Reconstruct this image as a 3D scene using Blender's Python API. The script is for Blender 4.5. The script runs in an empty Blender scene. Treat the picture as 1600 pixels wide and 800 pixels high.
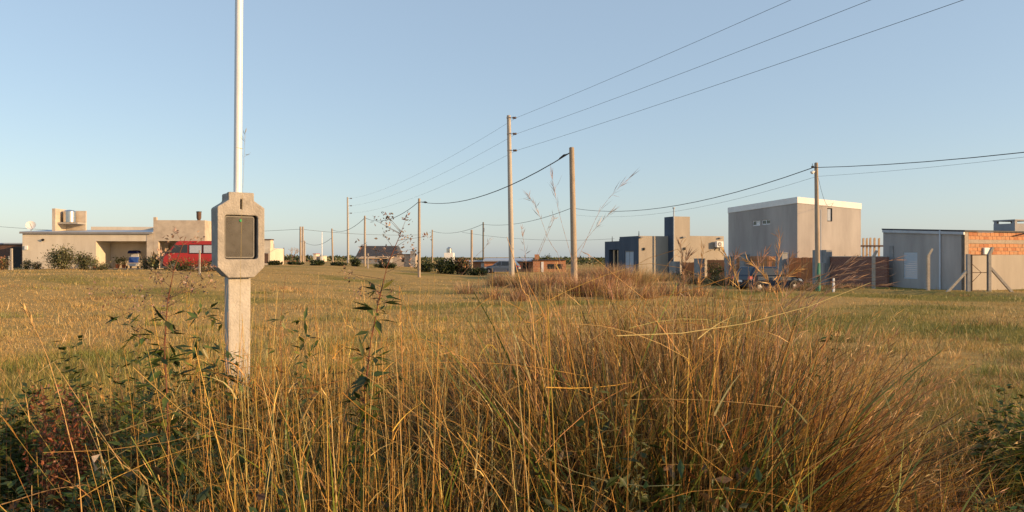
import bpy, bmesh, math, random
import numpy as np
from mathutils import Vector, Matrix
random.seed(7); rng = np.random.default_rng(11)
S = bpy.context.scene
COL = S.collection
F = 1155.0; CZ = 1.55; HOR = 402.0            # focal length in photo pixels, eye height, horizon row

# ------------------------------------------------------------------ camera, sky, sun, exposure
cam = bpy.data.cameras.new('camera'); cam.sensor_width = 36; cam.lens = 36*F/1600
cam.clip_start = 0.05; cam.clip_end = 9000
co = bpy.data.objects.new('camera', cam); COL.objects.link(co)
co.location = (0, 0, CZ); co.rotation_euler = (math.radians(90)+2/F, 0, 0)
S.camera = co
SUN_AZ, SUN_EL = 72, 13.5                     # degrees right of straight behind the camera, degrees up
sx, sy = math.sin(math.radians(SUN_AZ)), -math.cos(math.radians(SUN_AZ))
w = bpy.data.worlds.new('World'); S.world = w; w.use_nodes = True
nt = w.node_tree; sk = nt.nodes.new('ShaderNodeTexSky'); sk.sky_type = 'NISHITA'; sk.sun_disc = False
sk.sun_elevation = math.radians(SUN_EL); sk.sun_rotation = math.atan2(sx, sy)
sk.air_density = 1.0; sk.dust_density = 0.85; sk.ozone_density = 1.0; sk.altitude = 0
bg = nt.nodes['Background']; bg.inputs[1].default_value = 0.14
# thin even high haze over the whole dome: the sky colour is half clear sky, half pale veil
veil = nt.nodes.new('ShaderNodeMix'); veil.data_type = 'RGBA'; veil.inputs[0].default_value = 0.5; veil.inputs[7].default_value = (2.55, 3.25, 4.15, 1)
nt.links.new(sk.outputs[0], veil.inputs[6]); nt.links.new(veil.outputs[2], bg.inputs[0])
sl = bpy.data.lights.new('sun', 'SUN'); sl.energy = 5.0; sl.angle = math.radians(0.5); sl.color = (1.0, 0.63, 0.30)
so = bpy.data.objects.new('sun', sl); COL.objects.link(so)
sv = Vector((sx*math.cos(math.radians(SUN_EL)), sy*math.cos(math.radians(SUN_EL)), math.sin(math.radians(SUN_EL))))
so.rotation_euler = sv.to_track_quat('Z', 'Y').to_euler(); so.location = (30, -20, 30)
S.view_settings.view_transform = 'Standard'; S.view_settings.look = 'None'
S.view_settings.exposure = 0.43; S.view_settings.gamma = 1.0
S.render.engine = 'CYCLES'

# ------------------------------------------------------------------ helpers
def PX(px, Y): return (px-800)/F*Y
def PZ(py, Y): return CZ+(HOR-py)/F*Y
def sstep(a, b, x):
    t = np.clip((x-a)/(b-a), 0, 1); return t*t*(3-2*t)
def T(x, y):                                   # the lie of the land
    x = np.asarray(x, float); y = np.asarray(y, float)
    u = -0.26+0.95*sstep(3, 24, -x)
    z = sstep(10, 40, y)*u
    z = z+0.03*np.sin(x*0.9+1.3*np.sin(y*0.35))*np.cos(y*0.6+x*0.2)*sstep(4, 9, y)
    dl = ((x-17.3)*6.0+(y-40.0)*6.3)/8.7        # distance from the ditch line along the street
    z = z-0.30*np.exp(-(dl/0.55)**2)*sstep(11, 15, x)+0.12*np.exp(-((dl-1.3)/0.7)**2)*sstep(11, 15, x)
    return z
def Tf(x, y): return float(T(x, y))

MATS = {}
def mat(name, col, rough=0.85, col2=None, scale=3.0, bump=0.0, bscale=40.0, metal=0.0, streak=False, spec=0.3, detail=6.0):
    if name in MATS: return MATS[name]
    m = bpy.data.materials.new(name); m.use_nodes = True; n = m.node_tree.nodes; l = m.node_tree.links
    b = n['Principled BSDF']; b.inputs['Roughness'].default_value = rough; b.inputs['Metallic'].default_value = metal
    b.inputs['Specular IOR Level'].default_value = spec
    tc = n.new('ShaderNodeTexCoord')
    if col2 is not None:
        mp = n.new('ShaderNodeMapping'); l.new(tc.outputs['Object'], mp.inputs[0])
        if streak: mp.inputs['Scale'].default_value = (1, 1, 0.22)
        no = n.new('ShaderNodeTexNoise'); no.inputs['Scale'].default_value = scale; no.inputs['Detail'].default_value = detail
        no.inputs['Roughness'].default_value = 0.65
        l.new(mp.outputs[0], no.inputs['Vector'])
        cr = n.new('ShaderNodeValToRGB'); cr.color_ramp.elements[0].position = 0.34; cr.color_ramp.elements[1].position = 0.68
        cr.color_ramp.elements[0].color = (*col, 1); cr.color_ramp.elements[1].color = (*col2, 1)
        l.new(no.outputs['Fac'], cr.inputs[0]); l.new(cr.outputs[0], b.inputs['Base Color'])
    else: b.inputs['Base Color'].default_value = (*col, 1)
    if bump:
        n2 = n.new('ShaderNodeTexNoise'); n2.inputs['Scale'].default_value = bscale; n2.inputs['Detail'].default_value = 5
        l.new(tc.outputs['Object'], n2.inputs['Vector'])
        bm_ = n.new('ShaderNodeBump'); bm_.inputs['Strength'].default_value = bump; bm_.inputs['Distance'].default_value = 0.02
        l.new(n2.outputs['Fac'], bm_.inputs['Height']); l.new(bm_.outputs[0], b.inputs['Normal'])
    MATS[name] = m; return m
def brickmat(name, c1, c2, mortar, bw, bh, ms=0.012):
    m = bpy.data.materials.new(name); m.use_nodes = True; n = m.node_tree.nodes; l = m.node_tree.links
    b = n['Principled BSDF']; b.inputs['Roughness'].default_value = 0.9
    tc = n.new('ShaderNodeTexCoord'); mp = n.new('ShaderNodeMapping'); mp.inputs['Rotation'].default_value = (math.radians(90), 0, 0)
    sep = n.new('ShaderNodeSeparateXYZ'); cmb = n.new('ShaderNodeCombineXYZ'); ad = n.new('ShaderNodeMath')
    l.new(tc.outputs['Object'], sep.inputs[0]); l.new(sep.outputs[0], ad.inputs[0]); l.new(sep.outputs[1], ad.inputs[1])
    l.new(ad.outputs[0], cmb.inputs[0]); l.new(sep.outputs[2], cmb.inputs[1])
    bt = n.new('ShaderNodeTexBrick'); bt.inputs['Scale'].default_value = 1; bt.inputs['Brick Width'].default_value = bw
    bt.inputs['Row Height'].default_value = bh; bt.inputs['Mortar Size'].default_value = ms
    bt.inputs['Color1'].default_value = (*c1, 1); bt.inputs['Color2'].default_value = (*c2, 1); bt.inputs['Mortar'].default_value = (*mortar, 1)
    l.new(cmb.outputs[0], bt.inputs['Vector']); l.new(bt.outputs['Color'], b.inputs['Base Color'])
    bp = n.new('ShaderNodeBump'); bp.inputs['Strength'].default_value = 0.6; bp.invert = True
    l.new(bt.outputs['Fac'], bp.inputs['Height']); l.new(bp.outputs[0], b.inputs['Normal'])
    MATS[name] = m; return m
def vegmat(name, trans=0.35, rough=0.7):
    m = bpy.data.materials.new(name); m.use_nodes = True; n = m.node_tree.nodes; l = m.node_tree.links
    out = n['Material Output']; n.remove(n['Principled BSDF'])
    at = n.new('ShaderNodeAttribute'); at.attribute_name = 'Col'
    d = n.new('ShaderNodeBsdfDiffuse'); t = n.new('ShaderNodeBsdfTranslucent'); g = n.new('ShaderNodeBsdfGlossy')
    g.inputs['Roughness'].default_value = 0.45; g.inputs['Color'].default_value = (1, 1, 1, 1)
    mx = n.new('ShaderNodeMixShader'); mx.inputs[0].default_value = trans
    m2 = n.new('ShaderNodeMixShader'); m2.inputs[0].default_value = 0.03
    l.new(at.outputs['Color'], d.inputs[0]); l.new(at.outputs['Color'], t.inputs[0])
    l.new(d.outputs[0], mx.inputs[1]); l.new(t.outputs[0], mx.inputs[2]); l.new(mx.outputs[0], m2.inputs[1]); l.new(g.outputs[0], m2.inputs[2])
    l.new(m2.outputs[0], out.inputs[0]); MATS[name] = m; return m

class MB:                                      # collects shapes, builds ONE mesh object
    def __init__(s): s.v = []; s.f = []
    def add(s, v, f):
        o = len(s.v); s.v += [tuple(p) for p in v]; s.f += [tuple(i+o for i in q) for q in f]; return s
    def box(s, x0, x1, y0, y1, z0, z1):
        return s.add([(x, y, z) for z in (z0, z1) for y in (y0, y1) for x in (x0, x1)],
                     [(0, 2, 3, 1), (4, 5, 7, 6), (0, 1, 5, 4), (2, 6, 7, 3), (0, 4, 6, 2), (1, 3, 7, 5)])
    def hexa(s, b, t):                         # bottom 4, top 4
        return s.add(list(b)+list(t), [(3, 2, 1, 0), (4, 5, 6, 7), (0, 1, 5, 4), (1, 2, 6, 5), (2, 3, 7, 6), (3, 0, 4, 7)])
    def prism(s, poly, axis, a, b):            # poly in the plane across axis
        n = len(poly)
        def pt(p, h): return (h, p[0], p[1]) if axis == 'x' else ((p[0], h, p[1]) if axis == 'y' else (p[0], p[1], h))
        return s.add([pt(p, a) for p in poly]+[pt(p, b) for p in poly],
                     [tuple(range(n))[::-1], tuple(range(n, 2*n))]+[(i, (i+1) % n, n+(i+1) % n, n+i) for i in range(n)])
    def tube(s, path, rad, n=8, cap=True):
        P = [Vector(p) for p in path]; k = len(P)
        R = list(rad) if hasattr(rad, '__len__') else [rad]*k
        v = []; u = None
        for i in range(k):
            d = (P[min(i+1, k-1)]-P[max(i-1, 0)]).normalized()
            if u is None: u = d.orthogonal().normalized()
            u = (u-d*u.dot(d)).normalized(); q = d.cross(u)
            v += [P[i]+(u*math.cos(2*math.pi*j/n)+q*math.sin(2*math.pi*j/n))*R[i] for j in range(n)]
        f = [(i*n+j, i*n+(j+1) % n, (i+1)*n+(j+1) % n, (i+1)*n+j) for i in range(k-1) for j in range(n)]
        if cap: f += [tuple(range(n))[::-1], tuple(range((k-1)*n, k*n))]
        return s.add(v, f)
    def bar(s, a, b, wx, wy):                  # square bar between two points
        a, b = Vector(a), Vector(b); d = (b-a).normalized(); u = d.cross(Vector((0, 1, 0)))
        if u.length < .1: u = d.cross(Vector((1, 0, 0)))
        u.normalize(); q = d.cross(u)
        return s.hexa([a+u*i*wx/2+q*j*wy/2 for i, j in ((-1, -1), (1, -1), (1, 1), (-1, 1))], [b+u*i*wx/2+q*j*wy/2 for i, j in ((-1, -1), (1, -1), (1, 1), (-1, 1))])
    def wall(s, face, c, u0, u1, z0, z1, holes=(), dep=0.15):   # a wall face with real openings and reveals; face 'x' or 'y' = constant axis
        us = sorted({u0, u1, *[h[0] for h in holes], *[h[1] for h in holes]}); zs = sorted({z0, z1, *[h[2] for h in holes], *[h[3] for h in holes]})
        def p(u, z, dd=0): return (c+dd, u, z) if face == 'x' else (u, c+dd, z)
        for a, b in zip(us, us[1:]):
            for e, g in zip(zs, zs[1:]):
                if any(h[0] <= a and b <= h[1] and h[2] <= e and g <= h[3] for h in holes): continue
                s.add([p(a, e), p(b, e), p(b, g), p(a, g)], [(0, 1, 2, 3)])
        for h in holes:
            q = [(h[0], h[2]), (h[1], h[2]), (h[1], h[3]), (h[0], h[3])]
            s.add([p(*k) for k in q]+[p(*k, dep) for k in q], [(i, (i+1) % 4, 4+(i+1) % 4, 4+i) for i in range(4)])
        return s
    def build(s, name, m, parent=None, bevel=0.0, smooth=False, seg=2):
        me = bpy.data.meshes.new(name); me.from_pydata(s.v, [], s.f); me.validate()
        me.materials.append(MATS[m] if isinstance(m, str) else m)
        if smooth: me.polygons.foreach_set('use_smooth', [True]*len(me.polygons))
        o = bpy.data.objects.new(name, me); COL.objects.link(o); o.parent = parent
        if bevel:
            b = o.modifiers.new('bevel', 'BEVEL'); b.width = bevel; b.segments = seg; b.limit_method = 'ANGLE'; b.angle_limit = math.radians(35)
        if smooth:
            try: me.set_sharp_from_angle(angle=math.radians(40))
            except Exception: pass
        return o
def tag(o, label=None, cat=None, group=None, kind=None):
    if label: o['label'] = label
    if cat: o['category'] = cat
    if group: o['group'] = group
    if kind: o['kind'] = kind
    elif cat: o['kind'] = 'thing'
    return o
def thing(name, label, cat, loc, rz=0.0, group=None):
    o = bpy.data.objects.new(name, None); COL.objects.link(o); o.location = loc; o.rotation_euler = (0, 0, rz); o.empty_display_size = 0.3
    return tag(o, label, cat, group)
def copy_thing(o, parent=None):
    c = o.copy(); COL.objects.link(c); c.parent = parent
    for ch in list(o.children): copy_thing(ch, c)
    return c

# vegetation collector: numpy quads with a colour for each vertex
class VEG:
    def __init__(s): s.V = []; s.Q = []; s.C = []; s.n = 0
    def push(s, V, Q, C):
        s.V.append(V.reshape(-1, 3)); s.Q.append(Q.reshape(-1, 4)+s.n); s.C.append(C.reshape(-1, 3)); s.n += V.reshape(-1, 3).shape[0]
    def blades(s, base, h, az, lean, droop, wid, col, tipcol=None, seg=4, face=None, taper=0.8):
        n = len(h); t = np.linspace(0, 1, seg+1)[None, :, None]
        D = np.stack([np.cos(az), np.sin(az), 0*az], 1)[:, None, :]
        H = h[:, None, None]; le = lean[:, None, None]; dr = droop[:, None, None]
        c = base[:, None, :]+D*H*(le*t+dr*t**2.2)+np.array([0, 0, 1.])*H*(t*np.sqrt(np.clip(1-le**2, .05, 1))-0.55*dr*t**2.6)
        fa = rng.uniform(0, 2*np.pi, n) if face is None else face
        W = np.stack([np.cos(fa), np.sin(fa), 0*fa], 1)[:, None, :]*wid[:, None, None]*0.5*(np.clip(1-t**1.6*taper, .04, 1))
        V = np.stack([c-W, c+W], 2)            # n, seg+1, 2, 3
        k = np.arange(seg)*2; q = np.stack([k, k+1, k+3, k+2], 1)[None]+(np.arange(n)*(seg+1)*2)[:, None, None]
        tc = col if tipcol is None else tipcol
        C = col[:, None, :]*(1-t)+tc[:, None, :]*t; C = np.repeat(C[:, :, None, :], 2, 2)
        s.push(V, q, C); return c
    def stalks(s, a, b, r, col, sag=0.0, seg=4, n=3):   # thin three-sided stems from a to b
        m = len(a); t = np.linspace(0, 1, seg+1)[None, :, None]; L = b-a; ln = np.linalg.norm(L, axis=1)[:, None]
        c = a[:, None, :]*(1-t)+b[:, None, :]*t
        sg = sag[:, None, None] if hasattr(sag, '__len__') else sag
        c = c+sg*4*(t-t*t)*np.array([0, 0, 1.])
        d = L/np.maximum(ln, 1e-6); u = np.cross(d, np.array([0.3, 0.9, 0.1])); u /= np.linalg.norm(u, axis=1)[:, None]+1e-9; q = np.cross(d, u)
        an = np.arange(n)*2*np.pi/n
        ring = u[:, None, None, :]*np.cos(an)[None, None, :, None]+q[:, None, None, :]*np.sin(an)[None, None, :, None]
        V = c[:, :, None, :]+ring*(r[:, None, None, None]*(1-0.6*t[..., None]))
        i = np.arange(seg)[:, None]*n; j = np.arange(n)[None]; f = np.stack([i+j, i+(j+1) % n, i+n+(j+1) % n, i+n+j], -1).reshape(-1, 4)
        Q = f[None]+(np.arange(m)*(seg+1)*n)[:, None, None]
        C = np.broadcast_to(col[:, None, None, :], (m, seg+1, n, 3))
        s.push(V, Q, np.array(C)); return c
    def leaves(s, p, d, ln, wd, col, fold=0.25, up=None):
        n = len(ln); d = d/(np.linalg.norm(d, axis=1)[:, None]+1e-9)
        rnd = rng.normal(size=(n, 3)) if up is None else up+rng.normal(size=(n, 3))*0.35
        sd = np.cross(d, rnd); sd /= np.linalg.norm(sd, axis=1)[:, None]+1e-9; nm = np.cross(sd, d)
        L = ln[:, None]; W = wd[:, None]
        m = p+d*L*0.42-nm*W*fold
        V = np.stack([p, p+d*L*0.40+sd*W*.5, p+d*L-nm*L*0.12, m, p+d*L*0.40-sd*W*.5], 1)
        q = np.array([[0, 1, 2, 3], [0, 3, 2, 4]])[None]+(np.arange(n)*5)[:, None, None]
        s.push(V, q, np.repeat(col[:, None, :], 5, 1))
    def build(s, name, m, parent=None):
        V = np.concatenate(s.V).astype(np.float32); Q = np.concatenate(s.Q).astype(np.int32); C = np.concatenate(s.C).astype(np.float32)
        me = bpy.data.meshes.new(name); nf = len(Q)
        me.vertices.add(len(V)); me.vertices.foreach_set('co', V.ravel())
        me.loops.add(nf*4); me.loops.foreach_set('vertex_index', Q.ravel())
        me.polygons.add(nf); me.polygons.foreach_set('loop_start', np.arange(0, nf*4, 4, dtype=np.int32))
        try: me.polygons.foreach_set('loop_total', np.full(nf, 4, dtype=np.int32))
        except Exception: pass
        me.update(calc_edges=True)
        a = me.color_attributes.new('Col', 'FLOAT_COLOR', 'POINT')
        a.data.foreach_set('color', np.concatenate([C, np.ones((len(C), 1), np.float32)], 1).ravel())
        me.materials.append(MATS[m]); o = bpy.data.objects.new(name, me); COL.objects.link(o); o.parent = parent; return o
def pick(n, pal, wts=None, jit=0.18):
    pal = np.array(pal); i = rng.choice(len(pal), n, p=None if wts is None else np.array(wts)/sum(wts))
    return np.clip(pal[i]*(1+rng.normal(0, jit, (n, 1)))*(1+rng.normal(0, jit*.35, (n, 3))), 0.004, 0.9)

# ------------------------------------------------------------------ materials
mat('concrete', (.29, .265, .23), .9, (.43, .39, .335), 9, .35, 60)
mat('concrete_pale', (.40, .37, .32), .9, (.52, .48, .42), 7, .3, 50)
mat('pole_concrete', (.36, .33, .29), .85, (.46, .42, .37), 4, .2, 40, streak=True)
mat('pole_wood', (.30, .24, .18), .9, (.42, .34, .26), 6, .4, 50, streak=True)
mat('pole_dark', (.10, .09, .075), .9, (.16, .14, .11), 5)
mat('green_paint', (.04, .16, .11), .7, (.07, .22, .16), 5)
mat('white_pipe', (.82, .82, .82), .35, (.74, .74, .73), 3, spec=.5)
mat('grey_pipe', (.42, .45, .48), .45, spec=.5)
mat('cream', (.56, .49, .39), .92, (.67, .60, .49), 1.3, .25, 30, streak=True)
mat('cream_worn', (.40, .335, .27), .92, (.58, .50, .40), 1.6, .25, 30)
mat('render_grey', (.305, .28, .268), .92, (.45, .42, .40), .6, .2, 25, streak=True)
mat('render_warm', (.34, .30, .25), .92, (.43, .385, .325), .8, .2, 25, streak=True)
mat('render_dark', (.31, .30, .30), .92, (.44, .425, .42), .8, .25, 22, streak=True)
mat('render_blue', (.055, .075, .11), .8, (.08, .10, .14), 1.2, .1, 25, streak=True)
mat('white_paint', (.80, .80, .79), .6, (.72, .72, .71), 2)
mat('black_metal', (.02, .02, .022), .5, (.035, .03, .03), 8)
mat('rust_brown', (.10, .06, .045), .8, (.16, .10, .07), 7)
mat('roof_metal', (.36, .40, .46), .5, (.45, .49, .55), 2, metal=.3, spec=.5)
mat('roof_dark', (.045, .047, .055), .7, (.07, .07, .08), 3)
mat('fascia', (.20, .20, .21), .6, (.27, .27, .28), 2)
mat('glass_dark', (.03, .035, .04), .03, spec=.6)
mat('window_white', (.75, .75, .76), .5)
mat('curtain', (.30, .36, .46), .9, (.50, .54, .60), 30)
mat('shutter', (.48, .56, .66), .6, (.54, .61, .70), 3)
mat('steel_tank', (.62, .60, .57), .22, (.50, .48, .46), 5, metal=.95)
mat('wood_red', (.42, .145, .055), .8, (.54, .22, .09), 7, .3, 40, streak=True)
mat('wood_orange', (.50, .19, .055), .75, (.64, .29, .11), 7, .3, 40, streak=True)
mat('wood_pale', (.55, .38, .22), .8, (.66, .48, .30), 7, .2, 40, streak=True)
mat('block_grey', (.22, .225, .235), .92, (.31, .31, .31), 3, .3, 30)
mat('brick_orange', (.50, .22, .10), .88, (.60, .32, .17), 5, .35, 25)
mat('brick_tan', (.52, .30, .17), .88, (.44, .22, .11), 5, .35, 25)
mat('brick_deep', (.40, .16, .075), .88, (.50, .22, .11), 5, .35, 25)
mat('mortar', (.34, .28, .22), .95, (.46, .38, .30), 5, .5, 30)
brickmat('brick_red', (.17, .062, .045), (.24, .09, .06), (.22, .15, .12), .26, .085, .012)
brickmat('brick_far', (.40, .15, .07), (.52, .22, .10), (.40, .30, .22), .3, .2, .015)
brickmat('brick_brown', (.11, .05, .035), (.17, .08, .05), (.15, .11, .09), .26, .085, .012)
mat('car_blue', (.006, .014, .036), .06, (.008, .018, .044), 2, spec=.5)
mat('car_silver', (.13, .16, .21), .1, spec=.5)
mat('van_red', (.40, .030, .028), .35, (.34, .026, .024), 2, spec=.5)
mat('plastic_black', (.018, .018, .02), .55)
mat('tyre', (.016, .016, .017), .9)
mat('rim', (.30, .30, .31), .5, metal=.3)
mat('tail_red', (.45, .012, .012), .2, spec=.6)
mat('lamp_clear', (.75, .75, .72), .15, spec=.7)
mat('cloth_blue', (.03, .09, .36), .9, (.05, .13, .44), 6)
mat('cloth_navy', (.012, .018, .07), .9)
mat('cloth_white', (.62, .62, .62), .9)
mat('terracotta', (.42, .15, .07), .9)
mat('meter_grey', (.15, .14, .125), .5, (.21, .20, .18), 20)
mat('meter_white', (.55, .54, .5), .5)
mat('seal_green', (.01, .30, .10), .4)
mat('painted_shade_dark_frame', (.05, .045, .04), .9)  # near-black: painted shade in the meter recess, own colour of a window frame
mat('wire_black', (.02, .02, .022), .6)
mat('porcelain', (.09, .055, .04), .25, spec=.6)
mat('insul_grey', (.20, .20, .21), .4)
vegmat('grass', .2); vegmat('leaf', .25)
# smoky polycarbonate meter cover
m = bpy.data.materials.new('smoky_cover'); m.use_nodes = True; n = m.node_tree.nodes; l = m.node_tree.links
bb = n['Principled BSDF']; bb.inputs['Base Color'].default_value = (.085, .075, .062, 1); bb.inputs['Roughness'].default_value = .35
tr = n.new('ShaderNodeBsdfTransparent'); tr.inputs[0].default_value = (.75, .72, .66, 1); mx = n.new('ShaderNodeMixShader'); mx.inputs[0].default_value = .30
nz = n.new('ShaderNodeTexNoise'); nz.inputs['Scale'].default_value = 14; nz.inputs['Detail'].default_value = 8
rp = n.new('ShaderNodeMapRange'); rp.inputs[1].default_value = .3; rp.inputs[2].default_value = .7; rp.inputs[3].default_value = .12; rp.inputs[4].default_value = .38
tcn = n.new('ShaderNodeTexCoord'); l.new(tcn.outputs['Object'], nz.inputs['Vector']); l.new(nz.outputs['Fac'], rp.inputs[0]); l.new(rp.outputs[0], mx.inputs[0])
l.new(bb.outputs[0], mx.inputs[1]); l.new(tr.outputs[0], mx.inputs[2]); l.new(mx.outputs[0], n['Material Output'].inputs[0]); MATS['smoky_cover'] = m

# ------------------------------------------------------------------ the ground
STRAW = (.47, .31, .105); GREEN = (.20, .19, .042)
def field_green(x, y):                          # 0 straw .. 1 green, patches of the mown field
    r = 0
    for k, (a, b, p, am) in enumerate([(.21, .33, .4, 1), (.47, -.29, 2.1, .8), (-.83, .71, 1.2, .55), (1.4, 1.15, 4.2, .42), (2.9, -2.3, .7, .28), (.11, .62, 3.3, .8)]):
        r = r+am*np.sin(a*x+b*y+p+1.1*np.sin(.37*b*x-.5*a*y+k))
    return sstep(-.8, 2.5, r+.045*x)*.9
def axis(lim0, lim1, fine0, fine1, step):
    a = list(np.arange(fine0, fine1+1e-6, step)); s_ = step; v = fine1
    while v < lim1: s_ *= 1.25; v += s_; a.append(min(v, lim1))
    s_ = step; v = fine0; b = []
    while v > lim0: s_ *= 1.25; v -= s_; b.append(max(v, lim0))
    return np.array(b[::-1]+a)
gx = axis(-4000, 4000, -46, 40, .5); gy = axis(-300, 6000, -4, 78, .5)
GX, GY = np.meshgrid(gx, gy); V = np.stack([GX, GY, T(GX, GY)], -1).reshape(-1, 3)
nx, ny = len(gx), len(gy); i = np.arange(nx*ny).reshape(ny, nx)
Q = np.stack([i[:-1, :-1], i[:-1, 1:], i[1:, 1:], i[1:, :-1]], -1).reshape(-1, 4)
me = bpy.data.meshes.new('ground'); me.from_pydata(V.tolist(), [], Q.tolist())
me.polygons.foreach_set('use_smooth', [True]*len(me.polygons))
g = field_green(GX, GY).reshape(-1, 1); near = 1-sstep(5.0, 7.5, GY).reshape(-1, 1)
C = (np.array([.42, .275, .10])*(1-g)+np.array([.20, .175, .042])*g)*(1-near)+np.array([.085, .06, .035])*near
a = me.color_attributes.new('Col', 'FLOAT_COLOR', 'POINT'); a.data.foreach_set('color', np.concatenate([C, np.ones((len(C), 1))], 1).astype(np.float32).ravel())
m = bpy.data.materials.new('field_soil'); m.use_nodes = True; n = m.node_tree.nodes; l = m.node_tree.links
b = n['Principled BSDF']; b.inputs['Roughness'].default_value = 1; b.inputs['Specular IOR Level'].default_value = .05
at = n.new('ShaderNodeAttribute'); at.attribute_name = 'Col'; tc = n.new('ShaderNodeTexCoord')
no = n.new('ShaderNodeTexNoise'); no.inputs['Scale'].default_value = 5; no.inputs['Detail'].default_value = 8; no.inputs['Roughness'].default_value = .7; l.new(tc.outputs['Object'], no.inputs['Vector'])
mr = n.new('ShaderNodeMapRange'); mr.inputs[1].default_value = .25; mr.inputs[2].default_value = .75; mr.inputs[3].default_value = .6; mr.inputs[4].default_value = 1.3; l.new(no.outputs['Fac'], mr.inputs[0])
vm = n.new('ShaderNodeVectorMath'); vm.operation = 'SCALE'; l.new(at.outputs['Color'], vm.inputs[0]); l.new(mr.outputs[0], vm.inputs['Scale']); l.new(vm.outputs[0], b.inputs['Base Color'])
bp = n.new('ShaderNodeBump'); bp.inputs['Strength'].default_value = .8; bp.inputs['Distance'].default_value = .06; l.new(no.outputs['Fac'], bp.inputs['Height']); l.new(bp.outputs[0], b.inputs['Normal'])
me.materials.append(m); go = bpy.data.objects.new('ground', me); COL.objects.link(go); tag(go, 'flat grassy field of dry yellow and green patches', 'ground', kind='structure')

# ------------------------------------------------------------------ concrete meter pillar
MY = 5.8; mx0 = PX(371, MY)
mp = thing('meter_pillar', 'precast concrete electricity meter pillar with white pipe, standing in tall grass', 'meter pillar', (mx0, MY, 0), math.radians(36)); mp.scale = (.9, .9, 1)
def rounded(cx, cz, hw, hh, r, k=4):
    return [(cx+sx_*(hw-r)+r*math.cos(a0+j*math.pi/2/k), cz+sz_*(hh-r)+r*math.sin(a0+j*math.pi/2/k))
            for sx_, sz_, a0 in ((1, 1, 0), (-1, 1, math.pi/2), (-1, -1, math.pi), (1, -1, 1.5*math.pi)) for j in range(k+1)]
outer = [(-.107, 2.052), (-.107, 1.99), (-.198, 1.935), (-.198, 1.475), (-.107, 1.392), (.107, 1.392), (.198, 1.475), (.198, 1.935), (.107, 1.99), (.107, 2.052)]
hole = rounded(0, 1.705, .14, .17, .025); slot = [(-.010, 1.92), (-.010, 2.0), (.006, 2.0), (.006, 1.92)]
def plate(loops, y0, y1):                       # flat plate with holes, extruded along y
    bm = bmesh.new()
    for lp in loops:
        vs = [bm.verts.new((p[0], y0, p[1])) for p in lp]
        for q in range(len(vs)): bm.edges.new((vs[q], vs[(q+1) % len(vs)]))
    bmesh.ops.triangle_fill(bm, use_beauty=True, use_dissolve=False, edges=bm.edges[:])
    r = bmesh.ops.extrude_face_region(bm, geom=bm.faces[:]); bmesh.ops.translate(bm, vec=(0, y1-y0, 0), verts=[e for e in r['geom'] if isinstance(e, bmesh.types.BMVert)])
    bmesh.ops.recalc_face_normals(bm, faces=bm.faces[:]); return bm
bm = plate([outer, hole, slot], -.12, -.06)
me = bpy.data.meshes.new('housing'); bm.to_mesh(me); bm.free(); me.materials.append(MATS['concrete'])
ho = bpy.data.objects.new('housing', me); COL.objects.link(ho); ho.parent = mp
bv = ho.modifiers.new('bevel', 'BEVEL'); bv.width = .007; bv.segments = 2; bv.limit_method = 'ANGLE'; bv.angle_limit = math.radians(40)
q = MB(); q.prism([(-.103, 2.049), (-.103, 1.987), (-.194, 1.932), (-.188, 1.478), (-.103, 1.397), (.103, 1.397), (.188, 1.478), (.194, 1.932), (.103, 1.987), (.103, 2.049)], 'y', -.059, .115); q.build('housing_back', 'concrete', mp, .012)
q = MB(); q.prism([(-.088, -.2), (.088, -.2), (.096, 1.40), (-.096, 1.40)], 'y', -.065, .055); q.build('post', 'concrete_pale', mp, .01)
q = MB(); q.prism(rounded(.004, 1.705, .139, .169, .025), 'y', -.074, -.062); q.build('recess', 'painted_shade_dark_frame', mp)  # dark backing colour paints the shadow that shows beside the cover
q = MB(); q.prism(rounded(-.010, 1.706, .122, .160, .018), 'y', -.094, -.090); cov = q.build('cover', 'smoky_cover', mp)
bm = plate([rounded(-.010, 1.706, .125, .163, .02), rounded(-.010, 1.706, .116, .153, .014)], -.097, -.086)
me = bpy.data.meshes.new('rim'); bm.to_mesh(me); bm.free(); me.materials.append(MATS['meter_grey']); ro = bpy.data.objects.new('rim', me); COL.objects.link(ro); ro.parent = cov
q = MB(); q.box(-.075, .055, -.084, -.07, 1.60, 1.80); me_ = q.build('meter', 'meter_grey', mp, .008)
q = MB(); q.box(-.06, .03, -.0875, -.0835, 1.685, 1.725); q.build('display', 'meter_white', me_)
q = MB(); q.tube([(0, -.1, 1.835), (0, -.093, 1.835)], .011, 10); q.build('seal', 'seal_green', mp)
q = MB(); q.tube([(0, 0, 2.0), (.012, 0, 3.5), (.03, 0, 5.4), (.03, -.02, 5.5), (.03, -.1, 5.56), (.03, -.16, 5.52)], .034, 14); q.build('conduit_pipe', 'white_pipe', mp, smooth=True)

# ------------------------------------------------------------------ poles and wires
def pole(label, px, Y, top_py, r0, r1, m, dx=0.0, name='utility_pole', cat='utility pole', group='utility poles along the streets', n=10):
    X = PX(px, Y); zb = Tf(X, Y); zt = PZ(top_py, Y)
    t = thing(name, label, cat, (X, Y, zb), 0, group)
    q = MB(); q.tube([(0, 0, -.3), (dx*.5, 0, (zt-zb)*.5), (dx, 0, zt-zb-.03), (dx, 0, zt-zb)], [r0, (r0+r1)/2, r1, r1*.7], n); q.build('shaft', m, t, smooth=True)
    return t, zt-zb
WG = 'overhead wires'
def wire(label, a, b, sag, r, name='overhead_wire'):
    a, b = Vector(a), Vector(b); c = (a+b)/2
    q = MB(); q.tube([a+(b-a)*(i/14)-c-Vector((0, 0, sag*4*(i/14)*(1-i/14))) for i in range(15)], r, 4, False)
    o = q.build(name, 'wire_black', None); o.location = c; tag(o, label, 'wire', WG); return o
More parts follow.
